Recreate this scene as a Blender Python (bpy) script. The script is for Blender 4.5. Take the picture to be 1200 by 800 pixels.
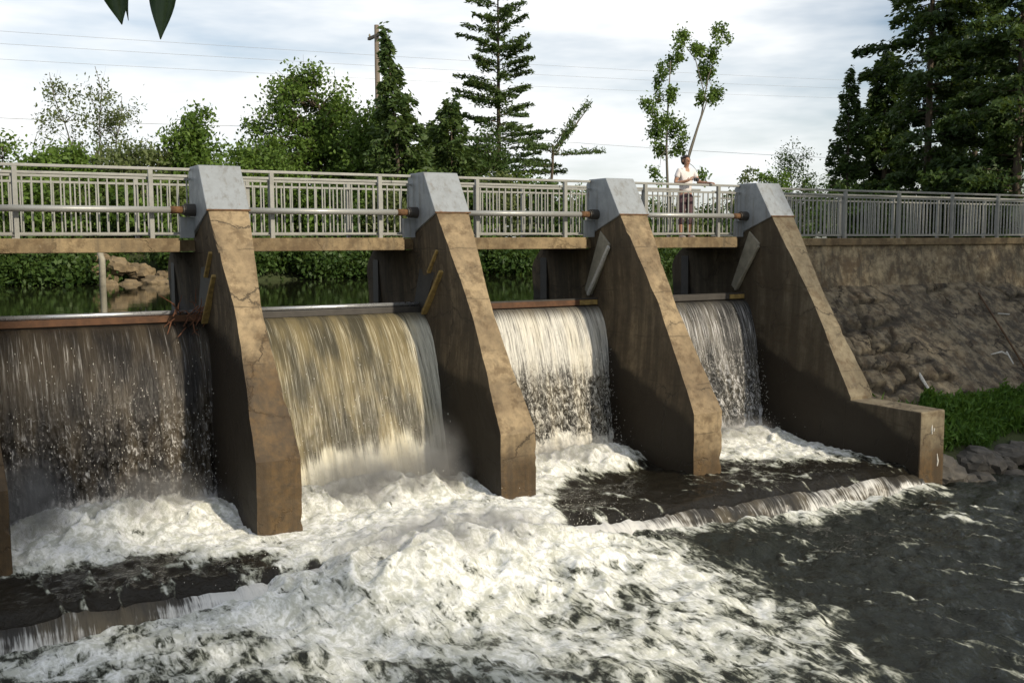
import bpy, bmesh, math, random
import numpy as np
from mathutils import Vector, Matrix
R = math.radians
random.seed(7); rng = np.random.default_rng(7)
scn = bpy.context.scene
col = scn.collection
for o in list(bpy.data.objects): bpy.data.objects.remove(o)

# ------------------------------------------------------------------ camera, sky, sun, exposure
CZ = 4.3                                   # camera height above the lower river
F_PX, YAW, PIT, ROLL = 1222.75, R(29.96), R(5.38), R(0.3)
cd = bpy.data.cameras.new('camera'); cam = bpy.data.objects.new('camera', cd); col.objects.link(cam)
cd.sensor_width = 36; cd.lens = F_PX / 1200 * 36; cd.clip_end = 3000; cd.clip_start = .05
cam.matrix_world = Matrix.Translation((0, 0, CZ)) @ Matrix.Rotation(-YAW, 4, 'Z') @ Matrix.Rotation(math.pi/2 - PIT, 4, 'X') @ Matrix.Rotation(-ROLL, 4, 'Z')
scn.camera = cam

SUN = Vector((.30, -.84, .50)).normalized()       # direction towards the sun
w = bpy.data.worlds.new('World'); scn.world = w; w.use_nodes = True
nt = w.node_tree; nt.nodes.clear()
sky = nt.nodes.new('ShaderNodeTexSky'); sky.sky_type = 'NISHITA'; sky.sun_disc = False
sky.sun_elevation = math.asin(SUN.z); sky.sun_rotation = math.atan2(SUN.x, SUN.y)
sky.air_density = 1.0; sky.dust_density = 1.5; sky.ozone_density = 1.2
tc = nt.nodes.new('ShaderNodeTexCoord'); mp = nt.nodes.new('ShaderNodeMapping')
mp.inputs['Scale'].default_value = (1.0, 1.0, 4.5)
nz = nt.nodes.new('ShaderNodeTexNoise'); nz.inputs['Scale'].default_value = 1.7; nz.inputs['Detail'].default_value = 6; nz.inputs['Roughness'].default_value = .55
rmp = nt.nodes.new('ShaderNodeMapRange'); rmp.inputs['From Min'].default_value = .40; rmp.inputs['From Max'].default_value = .60
rmp.inputs['To Min'].default_value = .05; rmp.inputs['To Max'].default_value = 1.0
mx = nt.nodes.new('ShaderNodeMix'); mx.data_type = 'RGBA'
mx.inputs['B'].default_value = (9.0, 9.15, 9.2, 1)     # thin bright cloud veil
bg = nt.nodes.new('ShaderNodeBackground'); bg.inputs['Strength'].default_value = .105
ow = nt.nodes.new('ShaderNodeOutputWorld')
L = nt.links.new
L(tc.outputs['Generated'], mp.inputs['Vector']); L(mp.outputs['Vector'], nz.inputs['Vector']); L(nz.outputs['Fac'], rmp.inputs['Value'])
L(rmp.outputs['Result'], mx.inputs['Factor']); L(sky.outputs['Color'], mx.inputs['A']); L(mx.outputs['Result'], bg.inputs['Color']); L(bg.outputs['Background'], ow.inputs['Surface'])

sl = bpy.data.lights.new('sun', 'SUN'); sl.energy = 3.8; sl.angle = R(1.5); sl.color = (1.0, .88, .69)
so = bpy.data.objects.new('sun', sl); col.objects.link(so); so.location = (20, -40, 40)
so.rotation_euler = SUN.to_track_quat('Z', 'Y').to_euler()
vs = scn.view_settings; vs.view_transform = 'Standard'; vs.look = 'None'; vs.exposure = 0.22; vs.gamma = 1; vs.use_curve_mapping = False

# ------------------------------------------------------------------ helpers
def ray(x, y):
    r = (x-600)/F_PX; U = (400-y)/F_PX
    r, U = r*math.cos(ROLL)+U*math.sin(ROLL), -r*math.sin(ROLL)+U*math.cos(ROLL)
    d = math.cos(PIT)+U*math.sin(PIT); Z = -math.sin(PIT)+U*math.cos(PIT)
    return Vector((r*math.cos(YAW)+d*math.sin(YAW), -r*math.sin(YAW)+d*math.cos(YAW), Z))
def at(x, y, Y):                            # the point seen at a pixel of the 1200x800 photograph, standing in the plane Y
    v = ray(x, y); v = v*(Y/v.y); v.z += CZ; return v

def hash2(ix, iy, s):
    h = (ix.astype(np.int64)*374761393 + iy.astype(np.int64)*668265263 + s*1442695041) & 0xffffffff
    h = ((h ^ (h >> 13))*1274126177) & 0xffffffff
    return ((h ^ (h >> 16)) & 0xffff)/65535.0
def vnoise(x, y, s=0):
    x = np.asarray(x, float); y = np.asarray(y, float)
    ix = np.floor(x); iy = np.floor(y); fx = x-ix; fy = y-iy
    fx = fx*fx*fx*(fx*(fx*6-15)+10); fy = fy*fy*fy*(fy*(fy*6-15)+10)
    a = hash2(ix, iy, s); b = hash2(ix+1, iy, s); c = hash2(ix, iy+1, s); d = hash2(ix+1, iy+1, s)
    return (a*(1-fx)+b*fx)*(1-fy)+(c*(1-fx)+d*fx)*fy
def fbm(x, y, o=4, s=0, g=.5, lac=2.03):
    t = 0; a = 1; n = 0
    for i in range(o):
        t = t+a*vnoise(x, y, s+i*17); n += a; a *= g
        x, y = (x*.8-y*.6)*lac+3.7, (x*.6+y*.8)*lac+1.3
    return t/n
def sstep(a, b, x):
    t = np.clip((x-a)/(b-a), 0, 1); return t*t*(3-2*t)

def mesh_np(name, V, Fq, attrs=None, smooth=False):
    me = bpy.data.meshes.new(name); V = np.asarray(V, np.float32); Fq = np.asarray(Fq, np.int32); k = Fq.shape[1]
    me.vertices.add(len(V)); me.vertices.foreach_set('co', V.ravel())
    me.loops.add(Fq.size); me.loops.foreach_set('vertex_index', Fq.ravel())
    me.polygons.add(len(Fq)); me.polygons.foreach_set('loop_start', np.arange(0, Fq.size, k, dtype=np.int32))
    if smooth: me.polygons.foreach_set('use_smooth', np.ones(len(Fq), bool))
    for n, a in (attrs or {}).items():
        at_ = me.attributes.new(n, 'FLOAT', 'POINT'); at_.data.foreach_set('value', np.asarray(a, np.float32))
    me.update(); me.validate(); return me
def link(name, me, mat=None, parent=None):
    o = bpy.data.objects.new(name, me); col.objects.link(o)
    if mat: me.materials.append(mat)
    if parent: o.parent = parent
    return o
def tag(o, label=None, cat=None, group=None, kind=None):
    if label: o['label'] = label
    if cat: o['category'] = cat
    if group: o['group'] = group
    if kind: o['kind'] = kind
    return o
def empty(name, loc=(0, 0, 0), label=None, cat=None, group=None, rz=0):
    o = bpy.data.objects.new(name, None); col.objects.link(o); o.location = loc; o.rotation_euler.z = rz; o.empty_display_size = .2
    return tag(o, label, cat, group)

class MB:
    def __init__(s): s.v = []; s.f = []
    def quad_strip(s): pass
    def box(s, x0, x1, y0, y1, z0, z1):
        b = len(s.v); s.v += [(x, y, z) for z in (z0, z1) for y in (y0, y1) for x in (x0, x1)]
        s.f += [tuple(b+i for i in q) for q in ((0, 2, 3, 1), (4, 5, 7, 6), (0, 1, 5, 4), (2, 6, 7, 3), (0, 4, 6, 2), (1, 3, 7, 5))]; return s
    def prism(s, poly, x0, x1):             # polygon in (Y, Z) extruded along X
        b = len(s.v); n = len(poly)
        s.v += [(x0, p[0], p[1]) for p in poly]+[(x1, p[0], p[1]) for p in poly]
        s.f += [tuple(b+i for i in range(n)), tuple(b+n+i for i in reversed(range(n)))]
        s.f += [(b+i, b+n+i, b+n+(i+1) % n, b+(i+1) % n) for i in range(n)]; return s
    def tube(s, pts, rad, n=8, cap=True):
        pts = [Vector(p) for p in pts]; b = len(s.v)
        if not hasattr(rad, '__len__'): rad = [rad]*len(pts)
        up = None
        for i, p in enumerate(pts):
            d = (pts[min(i+1, len(pts)-1)]-pts[max(i-1, 0)]).normalized()
            if up is None: up = d.orthogonal().normalized()
            up = (up-d*up.dot(d)); up = up.normalized() if up.length > 1e-6 else d.orthogonal().normalized()
            sd = d.cross(up)
            for k in range(n):
                a = 2*math.pi*k/n; s.v.append(tuple(p+(up*math.cos(a)+sd*math.sin(a))*rad[i]))
        for i in range(len(pts)-1):
            for k in range(n): s.f.append((b+i*n+k, b+i*n+(k+1) % n, b+(i+1)*n+(k+1) % n, b+(i+1)*n+k))
        if cap: s.f += [tuple(b+k for k in reversed(range(n))), tuple(b+(len(pts)-1)*n+k for k in range(n))]
        return s
    def mesh(s, name, smooth=False):
        me = bpy.data.meshes.new(name); me.from_pydata(s.v, [], s.f); me.update()
        bm = bmesh.new(); bm.from_mesh(me); bmesh.ops.recalc_face_normals(bm, faces=bm.faces); bm.to_mesh(me); bm.free()
        if smooth: me.polygons.foreach_set('use_smooth', np.ones(len(me.polygons), bool))
        return me
    def build(s, name, mat, parent=None, smooth=False, bev=0):
        o = link(name, s.mesh(name, smooth), mat, parent)
        if bev:
            m = o.modifiers.new('bevel', 'BEVEL'); m.width = bev; m.segments = 2; m.limit_method = 'ANGLE'
        return o

# ------------------------------------------------------------------ materials
class N:
    """small node-graph writer"""
    def __init__(s, name):
        s.m = bpy.data.materials.new(name); s.m.use_nodes = True; s.t = s.m.node_tree; s.t.nodes.clear()
        s.out = s.t.nodes.new('ShaderNodeOutputMaterial'); s.pos = s.t.nodes.new('ShaderNodeNewGeometry')
    def new(s, typ, **kw):
        n = s.t.nodes.new('ShaderNode'+typ)
        for k, v in kw.items(): setattr(n, k, v)
        return n
    def put(s, sock, v):
        if hasattr(v, 'is_linked') or isinstance(v, bpy.types.NodeSocket): s.t.links.new(v, sock)
        elif v is not None:
            if sock.type == 'RGBA' and len(v) == 3: v = (*v, 1)
            sock.default_value = v
    def P(s): return s.pos.outputs['Position']
    def map(s, vec=None, scale=(1, 1, 1), loc=(0, 0, 0), rot=(0, 0, 0)):
        n = s.new('Mapping'); s.put(n.inputs['Vector'], vec if vec is not None else s.P())
        n.inputs['Scale'].default_value = scale; n.inputs['Location'].default_value = loc; n.inputs['Rotation'].default_value = rot; return n.outputs['Vector']
    def noise(s, vec=None, scale=1., detail=4., rough=.5, dist=0., col=False):
        n = s.new('TexNoise'); s.put(n.inputs['Vector'], vec if vec is not None else s.P())
        n.inputs['Scale'].default_value = scale; n.inputs['Detail'].default_value = detail; n.inputs['Roughness'].default_value = rough; n.inputs['Distortion'].default_value = dist
        return n.outputs['Color' if col else 'Fac']
    def voro(s, vec=None, scale=1., feature='DISTANCE_TO_EDGE', out='Distance', rnd=1.):
        n = s.new('TexVoronoi', feature=feature); s.put(n.inputs['Vector'], vec if vec is not None else s.P())
        n.inputs['Scale'].default_value = scale; n.inputs['Randomness'].default_value = rnd; return n.outputs[out]
    def mr(s, v, a, b, c=0., d=1., smooth=True):
        n = s.new('MapRange'); n.interpolation_type = 'SMOOTHSTEP' if smooth else 'LINEAR'
        s.put(n.inputs['Value'], v)
        for k, x in zip(('From Min', 'From Max', 'To Min', 'To Max'), (a, b, c, d)): s.put(n.inputs[k], x)
        return n.outputs['Result']
    def math(s, op, a, b=None, clamp=False):
        n = s.new('Math', operation=op, use_clamp=clamp); s.put(n.inputs[0], a)
        if b is not None: s.put(n.inputs[1], b)
        return n.outputs[0]
    def mix(s, f, a, b, blend='MIX'):
        n = s.new('Mix', data_type='RGBA', blend_type=blend); s.put(n.inputs['Factor'], f); s.put(n.inputs['A'], a); s.put(n.inputs['B'], b); return n.outputs['Result']
    def xyz(s, vec=None):
        n = s.new('SeparateXYZ'); s.put(n.inputs[0], vec if vec is not None else s.P()); return n.outputs
    def attr(s, name):
        n = s.new('Attribute'); n.attribute_name = name; return n.outputs['Fac']
    def bump(s, h, strength=.3, dist=.02, normal=None):
        n = s.new('Bump'); s.put(n.inputs['Height'], h); n.inputs['Strength'].default_value = strength; n.inputs['Distance'].default_value = dist
        if normal is not None: s.put(n.inputs['Normal'], normal)
        return n.outputs['Normal']
    def bsdf(s, color, rough=.8, normal=None, metal=0., spec=.5, ior=None, coat=None, sss=None):
        n = s.new('BsdfPrincipled'); s.put(n.inputs['Base Color'], color); s.put(n.inputs['Roughness'], rough); s.put(n.inputs['Metallic'], metal)
        s.put(n.inputs['Specular IOR Level'], spec)
        if ior: n.inputs['IOR'].default_value = ior
        if normal is not None: s.put(n.inputs['Normal'], normal)
        if sss: n.inputs['Subsurface Weight'].default_value = sss; n.inputs['Subsurface Radius'].default_value = (.06, .06, .05); n.inputs['Subsurface Scale'].default_value = 1
        return n.outputs['BSDF']
    def mixs(s, f, a, b):
        n = s.new('MixShader'); s.put(n.inputs[0], f); s.t.links.new(a, n.inputs[1]); s.t.links.new(b, n.inputs[2]); return n.outputs[0]
    def done(s, sh, vol=False):
        s.t.links.new(sh, s.out.inputs['Volume' if vol else 'Surface']); return s.m

def concrete(name, light=(.34, .26, .155), dark=(.17, .125, .075), wet=None, side_wet=None, tilt=.0, amt=.8, streak=.4, spread=(.33, .68), seam=True, bs=.9):
    """weathered concrete; wet = height of the splash line on downstream faces, side_wet on flanks (rising upstream by tilt)"""
    n = N(name); X, Y, Z = n.xyz()
    big = n.noise(scale=bs, detail=9, rough=.62 if bs < 1.5 else .74); fine = n.noise(scale=9, detail=8, rough=.7); grit = n.noise(scale=70, detail=3)
    c = n.mix(n.mr(big, *spread), light, dark)
    c = n.mix(n.mr(fine, .35, .75, 0, .55), c, (.075, .058, .038))
    run = n.noise(n.map(scale=(5, 5, .35) if bs != 3. else (1.6, 1.6, 3.2)), scale=1., detail=6, rough=.68)               # water runs
    c = n.mix(n.mr(run, .5, .72, 0, streak), c, (.07, .06, .045))
    lime = n.noise(n.map(scale=(3, 3, 1.1), loc=(4, 1, 7)), scale=1., detail=6, rough=.7)
    c = n.mix(n.mr(lime, .67, .72, 0, .55), c, (.46, .41, .32))
    wp = n.new('VectorMath', operation='ADD'); n.put(wp.inputs[0], n.P())
    sc = n.new('VectorMath', operation='SCALE'); n.put(sc.inputs[0], n.noise(scale=2.2, detail=5, rough=.65, col=True)); sc.inputs['Scale'].default_value = .7
    n.put(wp.inputs[1], sc.outputs[0])
    mo = n.noise(n.map(loc=(9, 3, 5)), scale=3.6, detail=9, rough=.72)
    c = n.mix(n.mr(mo, .48, .62, 0, .62), c, (.085, .056, .030))
    crack = n.voro(wp.outputs[0], scale=.95)
    gate = n.mr(n.noise(scale=1.1, detail=2), .42, .56)
    cf = n.math('MULTIPLY', n.mr(crack, .004, .022, 1, 0), gate)
    c = n.mix(n.math('MULTIPLY', cf, amt), c, (.03, .024, .017))
    c = n.mix(n.mr(crack, .0, .14, .28*amt, 0), c, (.08, .062, .042))
    if seam:
        sm = n.math('ABSOLUTE', n.math('SUBTRACT', n.math('FRACT', n.math('ADD', n.math('MULTIPLY', Z, 1.28), n.math('MULTIPLY', n.noise(scale=1.5, detail=3), .22))), .5))
        sf_ = n.math('MULTIPLY', n.mr(sm, .0, .022, 1, 0), n.mr(n.noise(scale=2.1, detail=3), .40, .55))
        c = n.mix(n.math('MULTIPLY', sf_, .6), c, (.05, .038, .025))
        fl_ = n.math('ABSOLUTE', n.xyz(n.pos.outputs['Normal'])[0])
        c = n.mix(n.math('MULTIPLY', n.mr(fl_, .6, .9), n.mr(run, .30, .60, .45, .88)), c, (.050, .038, .024))  # dark algae tone on side faces; the colour also deepens their shade
    if bs == 3.: c = n.mix(n.math('MULTIPLY', n.attr('joint'), .75), c, (.030, .026, .020))       # damp soil packed into the open joints
    rough = .88
    if wet is not None:
        wn = n.math('MULTIPLY', n.math('SUBTRACT', n.noise(scale=1.3, detail=5, rough=.6), .5), 1.5)
        nrm = n.xyz(n.pos.outputs['Normal'])
        front = n.mr(nrm[1], -.45, -.2, 1, 0)
        zf = n.math('SUBTRACT', n.math('ADD', Z, wn), wet)
        wf = n.math('MULTIPLY', n.mr(zf, -.45, .3, 1, 0), front)
        rust = n.mix(n.mr(run, .35, .65), (.090, .052, .017), (.038, .023, .010))
        c = n.mix(n.math('MULTIPLY', wf, .9), c, n.mix(n.mr(fine, .38, .72), rust, (.035, .024, .012)))
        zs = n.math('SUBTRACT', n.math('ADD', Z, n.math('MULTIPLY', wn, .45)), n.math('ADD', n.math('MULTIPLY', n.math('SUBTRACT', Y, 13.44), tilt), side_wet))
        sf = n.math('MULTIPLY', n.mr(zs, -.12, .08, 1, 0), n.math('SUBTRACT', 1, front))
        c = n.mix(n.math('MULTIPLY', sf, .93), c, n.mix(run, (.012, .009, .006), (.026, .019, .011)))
        rough = n.math('SUBTRACT', .88, n.math('MULTIPLY', n.math('MAXIMUM', sf, wf), .22))
    h = n.math('ADD', n.math('MULTIPLY', fine, .6), n.math('ADD', n.math('MULTIPLY', grit, .25), n.math('MULTIPLY', cf, -1.2)))
    return n.done(n.bsdf(c, rough, n.bump(n.math('ADD', h, big) if bs == 3. else h, .9 if bs == 3. else .55, .06 if bs == 3. else .02), spec=.35))

def metal_paint(name, c, rough=.5, metal=.3, rust=.0, mott=.25, grime=0.):
    n = N(name); a = n.noise(scale=5, detail=7, rough=.68); b = n.noise(n.map(scale=(7, 7, 2)), scale=1.3, detail=7, rough=.7)
    cc = n.mix(n.mr(a, .3, .7, 0, mott), c, tuple(x*.5 for x in c))
    if grime: cc = n.mix(n.mr(n.noise(n.map(scale=(9, 9, .8)), scale=1., detail=6, rough=.7), .48, .68, 0, grime), cc, (.10, .085, .06))
    if rust: cc = n.mix(n.mr(b, .72-rust*.35, .80-rust*.3, 0, .85), cc, (.17, .075, .025))
    return n.done(n.bsdf(cc, n.mr(a, .3, .7, rough-.1, rough+.15), n.bump(a, .15, .012), metal=metal))
def plain(name, c, rough=.7, var=.3, scale=8, metal=0.):
    n = N(name); a = n.noise(scale=scale, detail=5, rough=.65)
    return n.done(n.bsdf(n.mix(n.mr(a, .3, .7, 0, var*2), c, tuple(x*.4 for x in c)), rough, n.bump(a, .3, .01), metal=metal))
def leaf_mat(name, c1, c2, trans=.35):
    n = N(name); v = n.attr('v'); X = n.mix(v, c1, c2)
    d = n.new('BsdfPrincipled'); n.put(d.inputs['Base Color'], X); d.inputs['Roughness'].default_value = .55; d.inputs['Specular IOR Level'].default_value = .3
    t = n.new('BsdfTranslucent'); n.put(t.inputs['Color'], n.mix(.5, X, (.16, .22, .03)))
    return n.done(n.mixs(trans, d.outputs[0], t.outputs[0]))
def bark(name, c=(.09, .07, .05)):
    n = N(name); a = n.noise(n.map(scale=(9, 9, 1.6)), scale=2, detail=6, rough=.7)
    return n.done(n.bsdf(n.mix(a, tuple(x*.45 for x in c), tuple(x*1.5 for x in c)), .9, n.bump(a, .8, .03)))

def water_mat(name, body=(.014, .016, .011), foam_c=(.84, .85, .83), fl=(1.15, .85, 1)):
    """river water: glossy peaty body, white foam where the 'foam' attribute (aeration) is high, drawn out along the flow"""
    n = N(name); f = n.attr('foam'); flow = n.map(scale=fl)
    a = n.noise(flow, scale=1.5, detail=7, rough=.58, dist=1.4)
    b = n.noise(flow, scale=4.6, detail=7, rough=.62, dist=1.6)
    c = n.noise(n.map(scale=(2.9, .7, 2), rot=(0, 0, .30)), scale=4., detail=7, rough=.66, dist=.9)
    d = n.noise(flow, scale=26, detail=5, rough=.7, dist=.6)
    S_ = lambda v, k: n.math('MULTIPLY', n.math('SUBTRACT', v, .5), k)
    e = n.math('ADD', n.math('ADD', S_(a, 1.9), S_(b, 1.3)), n.math('ADD', S_(c, 1.5), S_(d, .3)))
    q = n.math('ADD', f, n.math('MULTIPLY', e, n.mr(f, .02, .35, .12, 1)))
    m = n.mr(q, .24, .66)
    fc = n.mix(n.mr(q, .36, .92), (.17, .18, .14), n.mix(n.mr(n.math('ADD', b, S_(d, .5)), .36, .64), foam_c, (.47, .48, .42)))
    rip = n.math('ADD', n.noise(n.map(scale=(1, .8, 1)), scale=6.5, detail=6, rough=.6, dist=.7), n.math('MULTIPLY', n.noise(flow, scale=17, detail=5, rough=.6, dist=.5), .4))
    nw = n.bump(rip, .9, .065); nf = n.bump(n.math('ADD', b, n.math('ADD', n.math('MULTIPLY', c, .6), n.math('MULTIPLY', d, .2))), .28, .06)
    return n.done(n.mixs(m, n.bsdf(body, .05, nw, spec=.5, ior=1.33), n.bsdf(fc, .6, nf, spec=.2, sss=.85)))
def fall_mat(name, amt, drops, body=(.035, .030, .024), tint=(.70, .68, .62), warm=0., fs=1.):
    """falling sheet: long thin streaks that break into beads lower down (attributes: t = 0 crest .. 1 toe, u across, foam)"""
    n = N(name); t = n.attr('t'); u = n.attr('u'); fo = n.attr('foam')
    cv = n.new('CombineXYZ'); n.put(cv.inputs[0], u); n.put(cv.inputs[1], n.math('MULTIPLY', t, 2.8))
    V = cv.outputs[0]
    s1 = n.noise(n.map(V, scale=(30*fs, 1.1, 1)), scale=1, detail=5, rough=.65, dist=.35)
    s2 = n.noise(n.map(V, scale=(95*fs, 2.6, 1), loc=(5, 2, 0)), scale=1, detail=3, rough=.6, dist=.25)
    bd = n.noise(n.map(V, scale=(19, 9, 1)), scale=1, detail=4, rough=.62, dist=1.1)
    lump = n.noise(n.map(V, scale=(2.6, .8, 1), loc=(3, 9, 0)), scale=1, detail=4)
    k = n.mr(t, .22, .62, 0, drops)
    st = n.math('ADD', n.math('MULTIPLY', s1, .55), n.math('MULTIPLY', s2, .45))
    tex = n.new('Mix', data_type='FLOAT'); n.put(tex.inputs['Factor'], k); n.put(tex.inputs['A'], st); n.put(tex.inputs['B'], n.math('ADD', n.math('MULTIPLY', bd, .8), n.math('MULTIPLY', s1, .2)))
    tx = tex.outputs[0]
    lvl = n.math('ADD', n.math('ADD', tx, n.math('MULTIPLY', n.math('SUBTRACT', lump, .5), .20)), n.math('ADD', n.math('MULTIPLY', fo, .75), amt-.5))
    m = n.math('MULTIPLY', n.mr(lvl, .45, .70), n.mr(n.math('ADD', t, n.math('MULTIPLY', s1, .06)), .03, .12, .12, 1))
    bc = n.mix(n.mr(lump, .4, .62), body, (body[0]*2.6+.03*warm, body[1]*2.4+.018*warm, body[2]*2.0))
    wc = n.mix(n.mr(lump, .42, .6, 0, warm), tint, (.62, .54, .34))  # warm mixes painted yellow reflected light into the water colour
    nw = n.bump(tx, .8, .05)
    return n.done(n.mixs(m, n.bsdf(bc, .16, nw, spec=.5, ior=1.33), n.bsdf(wc, .45, nw, spec=.4)))

M = {}
M['rail'] = metal_paint('galvanised_steel', (.27, .275, .26), .5, .25, .04, .35)
M['cap'] = metal_paint('grey_cap_plate', (.27, .295, .315), .48, .2, .26, .4, .45)
M['tube'] = metal_paint('grey_tube', (.33, .34, .33), .42, .3, .05)
M['rust'] = plain('rusted_steel', (.15, .075, .03), .85, .45, 14)
M['twig_rust'] = plain('old_rust', (.11, .06, .03), .9, .4, 9)
M['black'] = plain('dark_steel', (.045, .04, .035), .6, .3, 6)
M['crest'] = metal_paint('bright_steel', (.55, .57, .60), .28, .7, 0, .15)  # pale tone painted for the sky glint on the water lip
M['gate'] = plain('gate_skin', (.05, .035, .022), .6, .4, 4)
M['gateboard'] = plain('rusty_gate_board', (.11, .05, .022), .8, .4, 6)
M['yellow'] = plain('yellow_timber', (.34, .235, .075), .85, .4, 11)
M['plate'] = plain('grey_seal_plate', (.30, .28, .22), .75, .3, 5)
M['deck'] = concrete('deck_concrete', (.30, .225, .125), (.17, .125, .07), streak=.6, amt=.2, seam=False)
M['soffit'] = M['deck']
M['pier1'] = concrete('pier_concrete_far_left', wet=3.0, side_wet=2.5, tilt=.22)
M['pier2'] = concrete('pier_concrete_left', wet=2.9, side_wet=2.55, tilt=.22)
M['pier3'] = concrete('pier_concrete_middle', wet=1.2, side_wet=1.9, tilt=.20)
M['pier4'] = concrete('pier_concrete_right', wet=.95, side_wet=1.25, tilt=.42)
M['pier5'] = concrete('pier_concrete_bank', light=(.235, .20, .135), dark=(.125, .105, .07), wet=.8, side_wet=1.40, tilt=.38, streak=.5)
M['wall'] = concrete('retaining_wall_concrete', light=(.27, .225, .15), dark=(.050, .043, .033), streak=.45, spread=(.42, .60), seam=False, bs=3.0, amt=1.)
M['wall_top'] = concrete('retaining_wall_upper_concrete', light=(.34, .28, .18), dark=(.10, .082, .058), streak=1., spread=(.40, .62), seam=False, bs=2.6, amt=.5)
M['leaf_mid'] = leaf_mat('leaf_mid_green', (.060, .115, .018), (.13, .21, .036))
M['leaf_dark'] = leaf_mat('leaf_dark_green', (.026, .058, .012), (.065, .115, .024), .3)
M['leaf_pale'] = leaf_mat('leaf_pale_green', (.075, .105, .035), (.14, .17, .060))
M['needle'] = leaf_mat('pine_needles', (.035, .070, .018), (.085, .13, .034), .28)
M['needle_dark'] = leaf_mat('hemlock_needles', (.020, .044, .012), (.055, .095, .022), .26)
M['grass'] = leaf_mat('grass_blades', (.045, .11, .014), (.10, .20, .028), .35)
M['bark'] = bark('bark_brown'); M['bark_grey'] = bark('bark_grey', (.13, .12, .10)); M['pole'] = bark('pole_wood', (.16, .13, .10))
M['rock'] = plain('bank_rock', (.105, .095, .08), .9, .45, 5); M['tanrock'] = plain('tan_rock', (.20, .15, .085), .9, .45, 4)
M['wire'] = plain('cable', (.30, .31, .33), .5, .1)
M['lime'] = plain('lime_crust', (.55, .54, .50), .85, .3, 24)
n = N('ground_soil'); a = n.noise(scale=.8, detail=7, rough=.6); b = n.noise(scale=14, detail=6, rough=.7)
M['ground'] = n.done(n.bsdf(n.mix(n.mr(a, .55, .75), n.mix(b, (.018, .030, .008), (.045, .060, .016)), n.mix(b, (.06, .045, .027), (.13, .10, .06))), .95, n.bump(b, .6, .05)))
n = N('pond_water'); a = n.noise(n.map(scale=(.6, 1.6, 1)), scale=1.4, detail=4)
M['pond'] = n.done(n.bsdf((.012, .013, .007), .04, n.bump(a, .10, .02), ior=1.33))
M['river'] = water_mat('river_water'); M['apron'] = water_mat('apron_water', body=(.014, .012, .008))
M['spray'] = plain('spray_white', (.66, .65, .60), .25, .05)

# ------------------------------------------------------------------ ground, pond
S = 3.712; PX = [.433+S*i for i in range(5)]          # pier centre lines (0: cut by the left edge of the photo ... 4: bank pier)
def grid(xs, ys, zf, name, mat, attrs=None, smooth=True, kind='structure', yfn=None):
    Xg, Yg = np.meshgrid(xs, ys); Z = zf(Xg, Yg) if callable(zf) else zf
    V = np.stack([Xg, Yg if yfn is None else yfn, Z], -1).reshape(-1, 3); ny, nx = Xg.shape
    i = np.arange(nx-1); j = np.arange(ny-1)[:, None]; a = (j*nx+i).ravel()
    Fq = np.stack([a, a+1, a+nx+1, a+nx], -1)
    at_ = {k: (v(Xg, Yg) if callable(v) else v).ravel() for k, v in (attrs or {}).items()}
    o = link(name, mesh_np(name, V, Fq, at_, smooth), mat); o['kind'] = kind; return o
def ground_z(x, y):
    nse = fbm(x*.35, y*.35, 5, 3)-.5
    up = np.maximum.reduce([y-32.6-nse*2.5-1.4*np.exp(-((x-8.2)/2.2)**2)*-1, (x-(.83*y+2.4))*.77-nse, -9-x])
    zu = np.where(up < 0, 3.0+np.maximum(up, -1.5)*.6, 3.0+sstep(0, 2.4, up)*1.05+np.minimum(up, 30)*.006)+nse*.25
    dr = np.maximum(np.minimum(x-15.4, y-11.85), (x-19.6-(12-y)*.3)*.85)
    zr = -.45+np.clip(dr, -1, 1.75)*.95+np.clip((x-26-(12-y)*.3), 0, 12)*.2+nse*.3
    yl = np.where(x > 0, 5-.75*x, 5-2.2*x); dl = (yl-y)*np.where(x > 0, .8, .42)
    zl = -.6+np.clip(dl, -1, 3.5)*.95+np.clip(dl-6, 0, 14)*.1+nse*.25
    return np.where(y > 16.9, zu, np.maximum(zr, zl))
xs = np.concatenate([np.linspace(-700, -42, 14), np.arange(-40, 62, .55), np.linspace(64, 900, 16)])
ys = np.concatenate([np.linspace(-500, -42, 12), np.arange(-40, 16.4, .55), [16.5, 17.2], np.arange(17.6, 60, .55), np.linspace(62, 1200, 16)])
grid(xs, ys, ground_z, 'ground', M['ground'])
grid(np.linspace(-14, 46, 3), np.linspace(16.52, 40, 3), lambda x, y: x*0+3.165, 'pond_water', M['pond'])

# apron slab under the pools
tag(MB().box(-.2, 15.0, 12.04, 16.6, -.6, .12).build('apron_slab', M['pier4']), kind='structure')
# left abutment and right bank deck base
tag(MB().box(-9, .12, 14.2, 18.6, -.6, 4.18).build('abutment', M['wall'], bev=.03), 'massive concrete abutment at the left end of the dam', 'abutment')

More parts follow.
